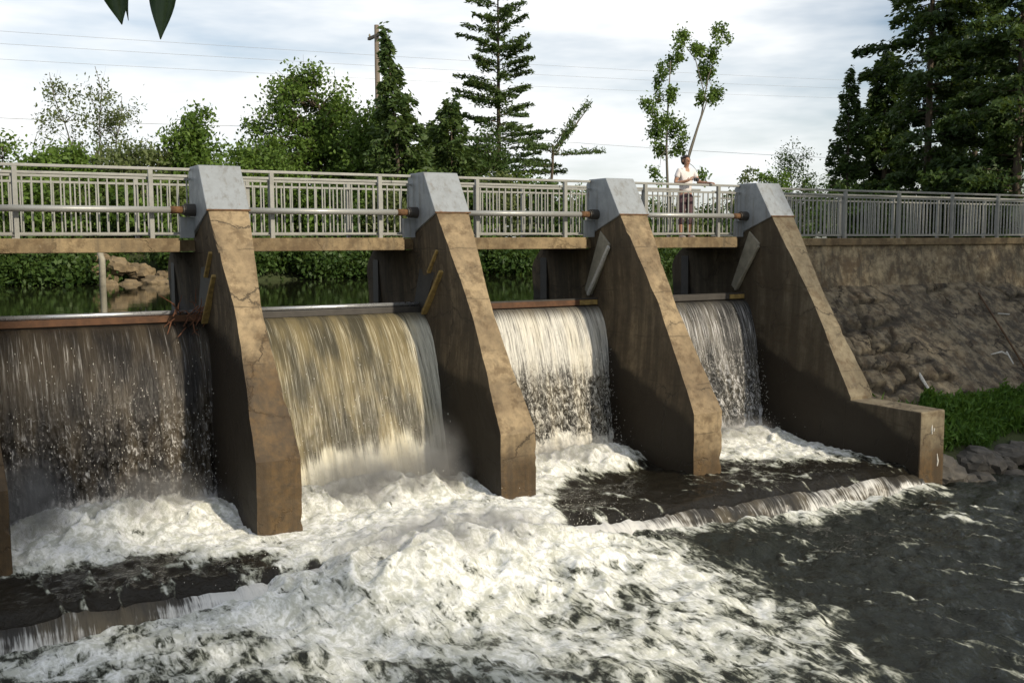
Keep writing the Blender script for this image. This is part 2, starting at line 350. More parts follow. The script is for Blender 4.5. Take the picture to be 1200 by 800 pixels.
# ------------------------------------------------------------------ piers
KZ = CZ-2.87; YK = 13.44; SL = (15.573-13.442)/(.498+2.87); ZB = CZ+.498
def yfront(z): return YK if z < KZ else YK+(z-KZ)*SL
def yback(z):
    if z < 3.72: return 18.8
    if z < 4.18: return 18.8-.42*((z-3.72)/.46)**2
    if z < 4.40: return 16.66
    return 16.66-(z-4.40)/(ZB-4.40)*(16.66-15.60)
def halfw(z): return .5*float(np.interp(z, [0, KZ, CZ-1.09, ZB], [.63, .62, .39, .60]))
def pier_mesh(seed, z0=-.3):
    zs = sorted(set([round(v, 4) for v in np.linspace(z0, ZB, 66)]+[KZ, 3.72, 4.179, 4.181, 4.40])); ns, nf = 36, 9
    V = []; ring = 2*(ns+nf)-4+4
    for z in zs:
        y0, y1, h = yfront(z), max(yback(z), yfront(z)+.02), halfw(z)
        r = [(-h, y0+(y1-y0)*k/ns) for k in range(ns)]+[(-h+2*h*k/nf, y1) for k in range(nf)]+[(h, y1-(y1-y0)*k/ns) for k in range(ns)]+[(h-2*h*k/nf, y0) for k in range(nf)]
        V += [(x, y, z) for x, y in r]
    V = np.array(V); m = len(r); nl = len(zs)
    # uneven faces, chipped arrises
    nx = np.sign(V[:, 0])*(np.abs(np.abs(V[:, 0])-np.array([halfw(z) for z in V[:, 2]])) < 1e-6)
    d = (fbm(V[:, 1]*2.2+seed, V[:, 2]*2.2, 4, 5)-.5)*.035
    V[:, 0] += nx*d
    fr = np.abs(V[:, 1]-np.array([yfront(z) for z in V[:, 2]])) < 1e-6
    V[:, 1] += fr*(fbm(V[:, 0]*4+seed, V[:, 2]*3, 4, 9)-.5)*.035
    edge = fr & (nx != 0); chip = sstep(.58, .8, fbm(V[:, 2]*5.2+seed*3, V[:, 0]*2, 4, 11))*.022+.007
    V[:, 0] -= edge*nx*chip; V[:, 1] += edge*chip
    Fq = []
    for i in range(nl-1):
        for k in range(m): Fq.append((i*m+k, i*m+(k+1) % m, (i+1)*m+(k+1) % m, (i+1)*m+k))
    me = bpy.data.meshes.new('shaft'); me.from_pydata(V.tolist(), [], Fq+[tuple((nl-1)*m+k for k in range(m))]); me.update()
    bm = bmesh.new(); bm.from_mesh(me); bmesh.ops.recalc_face_normals(bm, faces=bm.faces); bm.to_mesh(me); bm.free()
    return me
plabels = ['concrete pier at the far left edge, only its dark lower edge in view', 'tall sloping concrete pier with dark wet lower half, nearest whole pier on the left',
           'sloping concrete pier between the smooth second waterfall and the speckled third one', 'sloping concrete pier just left of the standing person, orange-brown foot',
           'sloping concrete pier at the right bank, joined to a low wall']
for i in range(5):
    p = empty('pier', (PX[i]+(.14 if i == 0 else 0), 0, 0), plabels[i], 'pier', 'sloping concrete piers of the dam')
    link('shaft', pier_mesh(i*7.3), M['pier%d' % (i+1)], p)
    # steel hood
    hw = .32; poly = [(16.66, 4.41), (16.66, 5.40), (16.57, 5.49), (16.02, 5.49), (15.565, ZB+.0), (15.60, ZB-.01)]
    hood = MB().prism(poly, -hw, hw).build('steel_hood', M['cap'], p, bev=.012)
    for zf_, yf_ in ((ZB+.035, 15.6-.045),):
        MB().box(-hw-.006, hw+.006, yf_-.003, yf_+.02, zf_-.035, zf_-.012).build('hood_trim', M['rust'], hood)
    for sx in (-1, 1):                                                    # gate side seal plates
        X0, X1 = sorted((sx*.20, sx*.30))
        if i in (1, 2):
            MB().prism([(15.47, 3.83), (15.51, 3.865), (16.24, 3.125), (16.20, 3.09)], X0, X1).build('seal_timber', M['yellow'], p, bev=.006)
            MB().prism([(15.60, 4.17), (15.635, 4.20), (15.99, 3.83), (15.96, 3.80)], X0, X1-.02).build('seal_timber', M['yellow'], p, bev=.006)
            MB().prism([(15.66, 3.98), (16.22, 4.30), (16.62, 3.3), (16.26, 3.17)], *sorted((sx*.17, sx*.24))).build('seal_plate', M['black'], p)
        else:
            MB().prism([(16.22, 4.52), (15.93, 4.27), (15.98, 4.15), (16.62, 3.30), (16.74, 3.40)], X0, X1-.03*sx if sx > 0 else X1).build('seal_plate', M['plate'], p, bev=.008)
            MB().prism([(15.90, 4.20), (15.935, 4.25), (16.61, 3.34), (16.58, 3.29)], *sorted((sx*.29, sx*.345))).build('seal_edge', M['lime' if i == 3 else 'plate'], p, bev=.006)
        MB().box(*sorted((sx*.18, sx*.255)), 18.20, 18.44, 2.6, 4.0).build('stoplog_guide', M['black'], p)
    if i == 4:
        tw = [(13.6, -.4), (13.6, 1.375), (11.87, 1.365), (11.87, -.4)]
        MB().prism(tw, -.315, .315).build('toe_wall', M['pier5'], p, bev=.03)
        for pts_ in ([(-.02, .96), (-.035, 1.03), (-.02, 1.12)], [(.14, .38), (.15, .47), (.13, .60)], [(.02, 1.0), (.03, 1.06)]): MB().tube([(a_, 11.872, b_) for a_, b_ in pts_], [.012, .022, .008][:len(pts_)], 6).build('lime_patch', M['lime'], p)

# ------------------------------------------------------------------ deck, railings, torque tubes
bayn = ['bay at the left edge', 'second bay from the left', 'third bay from the left', 'fourth bay, under the person']
for i in range(4):
    x0, x1 = PX[i], PX[i+1]
    d = empty('deck_span', ((x0+x1)/2, 17.3, 4.2), 'concrete walkway span over the '+bayn[i], 'walkway', 'walkway spans')
    hx = (x1-x0)/2
    MB().box(-hx+.005, hx-.005, -.72, .95, 0, .175).build('slab', M['deck'], d)
    MB().box(-hx+.33, hx-.56, -1.02, -.722, -.01, .20).build('edge_beam', M['deck'], d, bev=.012)
    MB().box(-hx+.33, hx-.33, .951, 1.1, 0, .20).build('edge_beam', M['deck'], d)
d = empty('deck_span', (-4, 17.3, 4.2), 'walkway slab running off beyond the left edge of the dam', 'walkway', 'walkway spans')
MB().box(-5, 4.43, -1.02, 1.1, 0, .18).build('slab', M['deck'], d)

def railing(x0, x1, y, z, posts, label, group, nearside=True, step=.128):
    r = empty('railing', ((x0+x1)/2, y, z), label, 'railing', group); c = (x0+x1)/2
    a, b = x0-c, x1-c
    MB().box(a, b, -.025, .025, 1.025, 1.07).build('top_rail', M['rail'], r, bev=.008)
    MB().box(a, b, -.018, .018, .885, .92).build('mid_rail', M['rail'], r)
    MB().box(a, b, -.018, .018, .055, .09).build('bottom_rail', M['rail'], r)
    pm = MB().box(-.032, .032, -.032, .032, -.19, 1.024).mesh('post'); pm.materials.append(M['rail'])
    bmh = MB().box(-.010, .010, -.010, .010, .091, .884).mesh('baluster'); bmh.materials.append(M['rail'])
    for px in posts:
        o = link('post', pm, None, r); o.location = (px-c, -.055 if nearside else .055, 0)
    k = int((b-a)/step); off = ((b-a)-k*step)/2
    for j in range(k+1):
        px = a+off+j*step
        if px < a+.03 or px > b-.03: continue
        o = link('baluster', bmh, None, r); o.location = (px, random.uniform(-.002, .002), 0)
G1 = 'railings along the near edge of the walkway'; G2 = 'railings along the far edge of the walkway'
for i in range(4):
    railing(PX[i]+.33, PX[i+1]-.33, 16.51, 4.40, [PX[i]+S/4, PX[i+1]-S/4], 'grey steel railing on the near side of the walkway, '+bayn[i], G1)
    railing(PX[i]+.004, PX[i+1]-.004, 18.12, 4.40, [PX[i]+S/4+.1, PX[i+1]-S/4+.1], 'grey steel railing on the far side of the walkway, '+bayn[i], G2, False, .16)
railing(-7.9, .10, 16.51, 4.40, [-7, -5.2, -3.35, -1.5], 'grey steel railing on the abutment beyond the left edge', G1)
xr = 15.62
for k, xe in enumerate((19.82, 23.4, 27.0, 30.6)):
    railing(xr, xe-.006, 16.51, 4.37, [18.01] + [19.75] if k == 0 else [xe-1.79, xe-.07], ['grey blue railing on the retaining wall, length next to the bank pier', 'grey blue railing on the retaining wall, second length from the bank pier',
            'grey blue railing on the retaining wall, length cut by the right edge', 'railing on the retaining wall beyond the right edge'][k], 'railings on the retaining wall')
    railing(xr, xe-.006, 18.12, 4.37, [xe-1.8, xe-.1], 'railing on the far side of the right bank walkway, length '+['next to the bank pier', 'second from the bank pier', 'third from the bank pier', 'beyond the right edge'][k], 'far railings on the right bank', False)
    xr = xe
tlab = ['grey steel tube running in from the left edge, rusty coupling at its right end', 'pale steel tube across the second bay, rusty coupling at its right end', 'pale steel tube across the third bay, orange rusty coupling', 'pale steel tube in front of the standing person']
for i in range(4):
    x0, x1 = PX[i]+.325, PX[i+1]-.325; c = (x0+x1)/2; h = (x1-x0)/2
    t = empty('torque_tube', (c, 16.29, CZ+.525), tlab[i], 'steel tube', 'torque tubes between the piers')
    MB().tube([(-h, 0, 0), (h-.36, 0, 0)], .048, 16).build('tube', M['tube'], t, True)
    MB().tube([(h-.36, 0, 0), (h-.18, 0, 0)], .056, 16).build('rusty_coupling', M['rust'], t, True)
    MB().tube([(h-.18, 0, 0), (h-.15, 0, 0), (h-.149, 0, 0), (h+.01, 0, 0)], [.075, .075, .095, .095], 16).build('bearing', M['black'], t)
    MB().box(h-.20, h+.005, .08, .16, -.42, -.10).build('bracket', M['cap'], t)

# ------------------------------------------------------------------ gates
glab = ['flap gate with bright steel crest bar behind the dark left waterfall', 'flap gate with bright steel crest bar behind the smooth second waterfall', 'flap gate with rusty red crest board behind the third waterfall', 'flap gate with dark crest board behind the fourth waterfall']
for i in range(4):
    x0, x1 = PX[i]+.20, PX[i+1]-.20; c = (x0+x1)/2; h = (x1-x0)/2
    g = empty('flap_gate', (c, 16.5, .1), glab[i], 'sluice gate', 'flap gates between the piers')
    MB().box(-h, h, -.02, .06, 0, 3.02).build('gate_leaf', M['gate'], g)
    MB().box(-h, h, -.07, .05, 3.021, 3.125).build('crest_board', M['gateboard' if i in (0, 2) else 'black'], g, bev=.008)
    if i < 2: MB().tube([(-h, -.03, 3.165), (h, -.03, 3.165)], .036, 12).build('crest_bar', M['crest'], g, True)  # bright bar stands in for sky reflected in water curving over the crest
    else:
        MB().box(-h, h, -.06, .04, 3.127, 3.15).build('crest_bar', M['black'], g)
        MB().box(h-.42, h-.02, -.085, -.07, 3.03, 3.12).build('ochre_patch', M['yellow'], g)

# ------------------------------------------------------------------ retaining wall on the right bank
def wall_sheet(name, pts, x0, x1, nx, ns, parent, amp, seed):
    segs = np.array(pts); sl = np.linspace(0, len(pts)-1, ns); Y0 = np.interp(sl, range(len(pts)), segs[:, 0]); Z0 = np.interp(sl, range(len(pts)), segs[:, 1])
    xs_ = np.linspace(x0, x1, nx); Xg, Yg = np.meshgrid(xs_, Y0); _, Zg = np.meshgrid(xs_, Z0)
    jt = Xg*0; dd = (fbm(Xg*1.1+seed, Zg*1.6, 6, 21, .6)-.5)*amp; crk = np.abs(fbm(Xg*.7+seed, Zg*.9+Xg*.4, 4, 31)-.5)
    dd = dd-np.exp(-(crk/.010)**2)*.05*(amp > .05)
    if amp > .05:                                # rough coursed blocks, joints recessed, ledges between the courses
        wx = Xg+(fbm(Xg*1.2, Zg*1.2, 4, 41)-.5)*.7; wz = (Zg-.7)/.36+(fbm(Xg*.9, Zg*1.4, 4, 43)-.5)*1.5
        row = np.floor(wz); cx = wx/(.55+.5*hash2(row, row*0, 3))+hash2(row, row*0+1, 9)*7; cl = np.floor(cx)
        ex = np.minimum(cx-cl, 1-(cx-cl)); ez = np.minimum(wz-row, 1-(wz-row)); keep = sstep(.40, .55, fbm(Xg*.45+3, Zg*.5, 3, 47))
        jt = ((1-sstep(.02, .10, ex))*.8+(1-sstep(.03, .16, ez)))*(.25+.75*keep)
        dd = dd+(hash2(row, cl, 5)-.5)*.20*keep-np.clip(jt, 0, 1)*.13*keep
    V = np.stack([Xg, Yg-dd*.75, Zg+dd*.55], -1).reshape(-1, 3)
    a = (np.arange(ns-1)[:, None]*nx+np.arange(nx-1)).ravel(); me = mesh_np(name, V, np.stack([a, a+1, a+nx+1, a+nx], -1), {'joint': np.clip(jt, 0, 1).ravel()}, smooth=False)
    return link(name, me, M['wall_top' if amp < .05 else 'wall'], parent)
wl = empty('retaining_wall', (24, 16.4, 1.2), 'stained concrete retaining wall with a sloping cracked foot below the right railing', 'retaining wall')
def rel(o): o.location = -Vector(o.parent.location); return o
rel(wall_sheet('slope_face', [(13.2, .7), (13.75, 1.25), (16.22, 3.32)], 15.4, 33, 640, 110, wl, .20, 2))
rel(wall_sheet('upper_face', [(16.20, 3.05), (16.26, 3.36), (16.40, 4.10), (16.41, 4.22)], 15.4, 33, 300, 24, wl, .03, 5))
rel(MB().box(15.62, 33, 16.36, 18.3, 4.21, 4.37).build('coping', M['deck'], wl, bev=.015))
rel(MB().box(15.62, 33, 16.45, 18.2, 1.0, 4.2).build('wall_core', M['wall'], wl))
def slope_pt(x, z, up=.03): return Vector((x, 13.75+(z-1.25)/2.07*2.47-up*.64, z+up*.77))
def lime(pts, wd):
    mb = MB(); 
    for k in range(len(pts)-1): pass
    mb.tube([slope_pt(x, z, .05) for x, z in pts], wd, 6); o = mb.build('lime_streak', M['lime'], wl); rel(o)
v = lambda x, y: (lambda r: (lambda t: ((r*t).x, (r*t).z+CZ))( (13.75+(CZ-1.25)*(-2.47/2.07)*-1)/ (r.y-r.z*2.47/2.07) ))(ray(x, y))
def on_slope(x, y):                          # where the ray through a pixel meets the sloping wall face
    r = ray(x, y); k = 2.47/2.07; t = (13.75+(CZ-1.25)*k)/(r.y-r.z*k); return (r.x*t, r.z*t+CZ)
lime([on_slope(1072, 432), on_slope(1079, 446), on_slope(1088, 460)], [.012, .035, .025])
lime([on_slope(1160, 417), on_slope(1172, 414), on_slope(1180, 418)], [.012, .025, .012])
lime([on_slope(1178, 414), on_slope(1186, 428)], [.02, .012])
lime([on_slope(1168, 369), on_slope(1181, 370)], [.012, .016])
pr = [slope_pt(*on_slope(1145, 345), .05), slope_pt(*on_slope(1175, 392), .05), slope_pt(*on_slope(1204, 440), .05)]
tag(MB().tube(pr, .022, 10).build('drain_pipe', M['twig_rust'], None, True), 'thin rusty pipe lying down the sloping wall by the right edge', 'pipe')

# ------------------------------------------------------------------ water
AP = .37                                     # level of the pool on the apron
def boil(x, y, sc, seed, sharp=1.6):         # billowing aerated water: rounded lobes with creases
    wx = fbm(x*sc*.7, y*sc*.7, 3, seed+50)*1.6; wy = fbm(x*sc*.7+9, y*sc*.7+4, 3, seed+60)*1.6
    a = 1-np.abs(2*fbm(x*sc+wx, y*sc+wy, 4, seed, .52)-1); return a**sharp
def river_foam(x, y):
    wob = (fbm(x*.55, y*.55, 4, 71)-.5); wob2 = fbm(x*1.6+y*.6, y*1.1-x*.4, 4, 73)-.5
    xb = 9.6-.22*(11.5-y)-1.4*sstep(11.1, 12, y)+wob*3.2+wob2*1.6
    right = sstep(-1.3, 1.5, xb-x)
    yb = np.where(x < 6, 11.75-.62*x, 8.0-.25*(x-6))
    near = .38+.62*sstep(-1.0, .9, y-yb+wob*2.2+wob2*1.2)
    core = np.exp(-((x-5.9)/2.4)**2-((y-11.5)/1.1)**2)
    F = right*near*(.74+.30*core-.05*np.clip(10.6-y, 0, 9))
    band = sstep(11.0, 11.9, y+wob*.9)*sstep(8.0, 9.5, x)*(1-sstep(15.0, 15.9, x))*.85
    str_ = sstep(.90, .985, 1-np.abs(2*fbm((x+y*.25)*1.5, (y-x*.15)*.42, 4, 75)-1))*.42*sstep(8, 9.5, x)*(1-sstep(14.5, 18, x+ (11-y)*.3))
    far = (1-sstep(0, 6, 6-y))
    return np.clip(np.maximum.reduce([F, band, str_*.8])*np.where(y < 4, .3, 1), 0, 1)
def river_z(x, y):
    F = river_foam(x, y)
    wav = (fbm(x*1.3+y*.4, y*1.1-x*.4, 4, 81)-.5)*.22+(fbm(x*4.0+y*1.2, y*3.0-x, 4, 83)-.5)*.15
    core = np.exp(-((x-6.0)/2.3)**2-((y-11.6)/1.0)**2)
    core2 = np.exp(-((x-4.5)/1.5)**2-((y-11.3)/.6)**2)*.5+np.exp(-((x-7.6)/1.1)**2-((y-10.4)/.9)**2)*.35
    b1 = boil(x, y, .95, 91); b2 = boil(x, y, 2.6, 93); b3 = boil(x, y, 7.0, 97, 1.2)
    return wav*(1-.4*F)+F*(.02+.09*b1+.022*b2+.005*b3)+core*(.26+.28*b1+.04*b2)+core2*(.12+.13*b1+.03*b2)
xs = np.concatenate([np.linspace(-30, -.6, 10), np.arange(-.4, 13, .034), np.arange(13, 20.5, .06), np.linspace(21, 110, 20)])
ys = np.concatenate([np.linspace(-90, 4.4, 24), np.arange(4.6, 8, .05), np.arange(8, 12.015, .030)])
Xg, Yg = np.meshgrid(xs, ys)
grid(xs, ys, river_z, 'river_water', M['river'], {'foam': river_foam})

def bay_i(x): return np.clip(((x-PX[0])/S).astype(int), 0, 3)
def apron_foam(x, y):
    wob = fbm(x*.8, y*.8, 4, 101)-.5; wob2 = fbm(x*2.4+y, y*2.4-x*.7, 4, 103)-.5
    yb = np.interp(x, [0, .8, 2.6, 3.7, 4.2, 4.7, 7.4, 8.1, 8.8, 10.2, 11.4, 12, 13, 15], [13.6, 13.9, 13.2, 12.7, 12.2, 11, 10.5, 13.0, 14.0, 14.2, 15.3, 13.9, 13.5, 13.3])
    F = sstep(-.7, .5, y-yb+wob*1.6+wob2*.7)
    s_ = sstep(.84, .98, 1-np.abs(2*fbm(x*1.7+y*.2, y*.8-x*.2, 4, 105)-1))*.38
    return np.clip(np.maximum(F, s_), 0, 1)
def apron_z(x, y):
    F = apron_foam(x, y); b = bay_i(x); u = (x-PX[0])/S-b
    amp = np.choose(b, [.34, .30, .22, .20]); yc = np.choose(b, [14.75, 14.5, 15.2, 15.2])
    toe = np.exp(-((y-yc)/.55)**2)*np.sin(np.clip(u, .03, .97)*math.pi)**.5
    b1 = boil(x, y, 1.5, 111); b2 = boil(x, y, 4.5, 113)
    wav = (fbm(x*1.5, y*2.6, 4, 115)-.5)*.10+(fbm(x*6, y*7, 3, 116)-.5)*.03
    surge = np.exp(-((x-6.1)/1.7)**2)*np.clip((13.6-y)/1.5, 0, 1)*.16
    lip = -.10*sstep(12.35, 12.0, y)**2
    calm = 1-.75*np.exp(-((x-4.1)/.75)**2-((y-13.1)/.6)**2)
    return AP+wav*calm+calm*F*(.09*b1+.04*b2)+toe*amp*(.5+.7*b1)+surge*(.4+b1)+lip
xs = np.arange(.1, 15.05, .036); ys = np.arange(11.99, 16.45, .036)
grid(xs, ys, apron_z, 'apron_water', M['apron'], {'foam': apron_foam})

# the little drop at the end of the apron: a ribbed curtain
xs = np.arange(.1, 15.05, .02); vsn = np.linspace(0, 1, 16); Xg, Tg = np.meshgrid(xs, vsn)
top = apron_z(Xg, Xg*0+11.99); bot = river_z(Xg, Xg*0+11.74)-.05
Yc = 11.99-.26*Tg**.62*(1+.0*Xg)-(fbm(Xg*6, Tg*1.2, 4, 121)-.5)*.12*np.sqrt(Tg)-np.exp(-((Xg-6)/1.6)**2)*.2*Tg
Zc = top+(bot-top)*Tg
V = np.stack([Xg, Yc, Zc], -1).reshape(-1, 3); nx = len(xs)
a = (np.arange(15)[:, None]*nx+np.arange(nx-1)).ravel()
me = mesh_np('step_fall', V, np.stack([a, a+nx, a+nx+1, a+1], -1), {'t': (Tg*.14+.11).ravel(), 'u': Xg.ravel(), 'foam': np.clip(np.exp(-((Xg-6)/2.2)**2)*.9+.16*Tg+(fbm(Xg*1.1, Tg*.8, 5, 125)-.5)*.9, -.12, 1).ravel()}, True)
o = link('step_fall', me, fall_mat('step_fall_water', .42, 0., body=(.03, .028, .024), tint=(.58, .58, .56), fs=.45)); o['kind'] = 'structure'

# four falling sheets
FALL = [dict(D=1.15, amt=.43, drops=1.0, body=(.020, .018, .016), tint=(.60, .60, .60), warm=.1, top=3.10),
        dict(D=1.50, amt=.47, drops=.12, body=(.070, .064, .044), tint=(.62, .60, .50), warm=.45, top=3.12),  # warm tint paints the yellow reflected bands as an overall colour
        dict(D=.90, amt=.51, drops=1.0, body=(.034, .032, .028), tint=(.68, .67, .62), warm=.2, top=3.10),
        dict(D=.90, amt=.49, drops=1.0, body=(.032, .032, .031), tint=(.62, .62, .63), warm=.0, top=3.10)]
def fall_pt(i, u, t):
    f = FALL[i]; zt, zb = f['top'], AP-.05
    z = zt+(zb-zt)*t
    y = 16.43-.05*np.sqrt(np.clip(t*6, 0, 1))-f['D']*np.sqrt(np.clip(t, 0, 1)**1.15)
    return y, z
dropV = []
for i, f in enumerate(FALL):
    x0, x1 = PX[i]+.21, PX[i+1]-.21
    us = np.arange(x0, x1, .017); ts = np.linspace(0, 1, 120)
    U, T = np.meshgrid(us, ts); Y, Z = fall_pt(i, U, T)
    rib = (fbm(U*7, T*1.3, 4, 131+i)-.5)*.16*T**.7+(fbm(U*26, T*3.5, 3, 141+i)-.5)*.06*np.sqrt(T)+(fbm(U*13, T*20, 3, 151+i)-.5)*.14*sstep(.25, .7, T)*f['drops']
    edge = sstep(0, .5, np.minimum(U-x0, x1-U))                       # the sheet pulls back along the pier flanks
    Y = Y-rib+(1-edge)*.22*T
    fo = sstep(.80, 1.0, T+(fbm(U*2.2, T*5, 4, 161+i)-.5)*.22)*.9
    if i == 1:
        fo = sstep(.66, .95, T+(fbm(U*1.8, T*3, 4, 162)-.5)*.3+.18*sstep(x1-1.1, x1, U))
        fo = np.maximum(fo, np.exp(-((U-x0-.10-.55*T)/.05)**2)*.6)
        fo = np.maximum(fo, .35*sstep(x1-.7, x1-.1, U))
    if i == 2: fo = np.maximum(fo, .16*(1-sstep(.3, .5, T)))
    nx = len(us); V = np.stack([U, Y, Z], -1).reshape(-1, 3)
    a = (np.arange(119)[:, None]*nx+np.arange(nx-1)).ravel()
    me = mesh_np('waterfall', V, np.stack([a, a+nx, a+nx+1, a+1], -1), {'t': T.ravel(), 'u': U.ravel(), 'foam': fo.ravel()}, True)
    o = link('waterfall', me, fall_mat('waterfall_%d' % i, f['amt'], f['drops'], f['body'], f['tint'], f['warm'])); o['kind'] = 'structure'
    n_ = [700, 250, 1500, 1300][i]
    u = rng.uniform(x0+.05, x1-.05, n_); t = rng.beta(2.4, 1.6, n_)*.97+.02; y, z = fall_pt(i, u, t)
    dropV.append(np.stack([u, y-rng.gamma(1.5, .05, n_)*(.3+t), z, rng.uniform(.003, .0075, n_), rng.uniform(1, 3.2, n_)], -1))
def droplets(name, D):                        # x, y, z, radius, vertical stretch -> octahedra
    k = np.array([[1, 0, 0], [-1, 0, 0], [0, 1, 0], [0, -1, 0], [0, 0, 1], [0, 0, -1]], float)
    V = D[:, None, :3]+k[None]*D[:, None, 3:4]*np.stack([np.ones(len(D)), np.ones(len(D)), D[:, 4]], -1)[:, None, :]
    fc = np.array([[0, 2, 4], [2, 1, 4], [1, 3, 4], [3, 0, 4], [2, 0, 5], [1, 2, 5], [3, 1, 5], [0, 3, 5]])
    Fq = (np.arange(len(D))[:, None, None]*6+fc[None]).reshape(-1, 3)
    return tag(link(name, mesh_np(name, V.reshape(-1, 3), Fq, smooth=True), M['spray']), kind='stuff')
tag(droplets('falling_drops', np.concatenate(dropV)), 'bright beads of water falling in front of the waterfalls', 'spray')
def burst(xc, yc, zc, sx, sy, sz, n_, r0=.004, r1=.013):
    return np.stack([rng.normal(xc, sx, n_), rng.normal(yc, sy, n_), zc+np.abs(rng.normal(0, sz, n_)), rng.uniform(r0, r1, n_)*rng.uniform(.5, 1, n_), rng.uniform(.8, 1.6, n_)], -1)
D = [burst(PX[i]+S/2, [14.9, 14.6, 15.2, 15.2][i], AP+.1, 1.0, .25, [.28, .32, .22, .22][i], [1500, 1800, 1200, 1000][i], .003, .010) for i in range(4)]
D += [burst(6, 11.6, .45, 1.2, .5, .16, 1800, .003, .009), burst(5, 11.3, .3, .8, .35, .12, 500, .003, .008), burst(7.4, 11.2, .25, .6, .5, .12, 500, .003, .008)]
D = np.concatenate(D)
tag(droplets('spray_drops', D), 'fine white spray thrown up where the falls strike the pool', 'spray')

# drifting mist low over the toes of the falls: closed mounds of thin, even vapour
n = N('mist'); oc = n.new('TexCoord').outputs['Object']; ln = n.new('VectorMath', operation='LENGTH'); n.put(ln.inputs[0], oc)
dn = n.math('MULTIPLY', n.mr(ln.outputs['Value'], .15, .98, 1, 0), n.mr(n.noise(scale=3.5, detail=3), .30, .62, .15, 1.))
pv = n.new('VolumePrincipled'); pv.inputs['Color'].default_value = (.97, .96, .93, 1); n.put(pv.inputs['Density'], n.math('MULTIPLY', dn, 3.2)); pv.inputs['Anisotropy'].default_value = .2
M['mist'] = n.done(pv.outputs[0], True)
def mist(name, xc, yc, z0, rx, ry, rz, seed):
    bm = bmesh.new(); bmesh.ops.create_icosphere(bm, subdivisions=3, radius=1); me = bpy.data.meshes.new(name); bm.to_mesh(me); bm.free()
    o = link(name, me, M['mist']); o.location = (xc, yc, z0); o.scale = (rx, ry, rz); return tag(o, kind='stuff')
MIST = [(1.2, 14.7, .7, .75, .6, 1.1, 3), (2.7, 14.7, .55, 1.3, .6, .85, 4), (5.9, 14.3, .6, 1.55, .75, 1.0, 5), (7.0, 14.4, .6, .65, .6, 1.25, 6), (9.7, 15.0, .5, 1.5, .55, .6, 8), (13.4, 15.0, .5, 1.5, .55, .6, 9), (5.8, 11.7, .45, 2.1, .9, .62, 10)]
ml = ['thin mist rising at the left edge of the first waterfall', 'low mist along the toe of the first waterfall', 'pale mist along the toe of the second waterfall', 'mist climbing beside the pier at the right end of the second waterfall', 'low mist at the toe of the third waterfall', 'low mist at the toe of the fourth waterfall', 'fine mist hanging over the white boil in the middle of the river']
for m_, l_ in zip(MIST, ml): tag(mist('mist', *m_), l_, 'mist')

# ------------------------------------------------------------------ vegetation
def unit(a): return a/np.maximum(np.linalg.norm(a, axis=-1, keepdims=True), 1e-9)
def leaf_mesh(name, C, size, aspect=.55, dirs=None, jit=.6, v=None, fold=.25):
    C = np.asarray(C, float); n_ = len(C); r = unit(rng.normal(size=(n_, 3)))
    a = r if dirs is None else unit(np.asarray(dirs)+rng.normal(size=(n_, 3))*jit)
    b = unit(np.cross(a, rng.normal(size=(n_, 3)))); nn = np.cross(a, b)
    s_ = (np.asarray(size)*rng.uniform(.65, 1.3, n_))[:, None]
    V = np.stack([C-a*s_*.5, C+b*s_*aspect*.5+nn*s_*fold*.3, C+a*s_*.5, C-b*s_*aspect*.5+nn*s_*fold*.3], 1).reshape(-1, 3)
    Fq = np.arange(n_*4).reshape(-1, 4)
    vv = rng.uniform(0, 1, n_) if v is None else np.clip(v+rng.normal(0, .18, n_), 0, 1)
    return mesh_np(name, V, Fq, {'v': np.repeat(vv, 4)})
def limb(mb, p0, p1, r0, r1, sag=.0, n_=5, wig=.06, sides=5):
    p0 = Vector(p0); p1 = Vector(p1); L_ = (p1-p0).length; pts = []; rad = []
    for k in range(n_+1):
        t = k/n_; p = p0.lerp(p1, t); p.z += sag*L_*math.sin(t*math.pi)
        if 0 < k < n_: p += Vector((random.gauss(0, 1), random.gauss(0, 1), random.gauss(0, .5)))*wig*L_*.4
        pts.append(p); rad.append(r0+(r1-r0)*t)
    mb.tube(pts, rad, sides); return pts
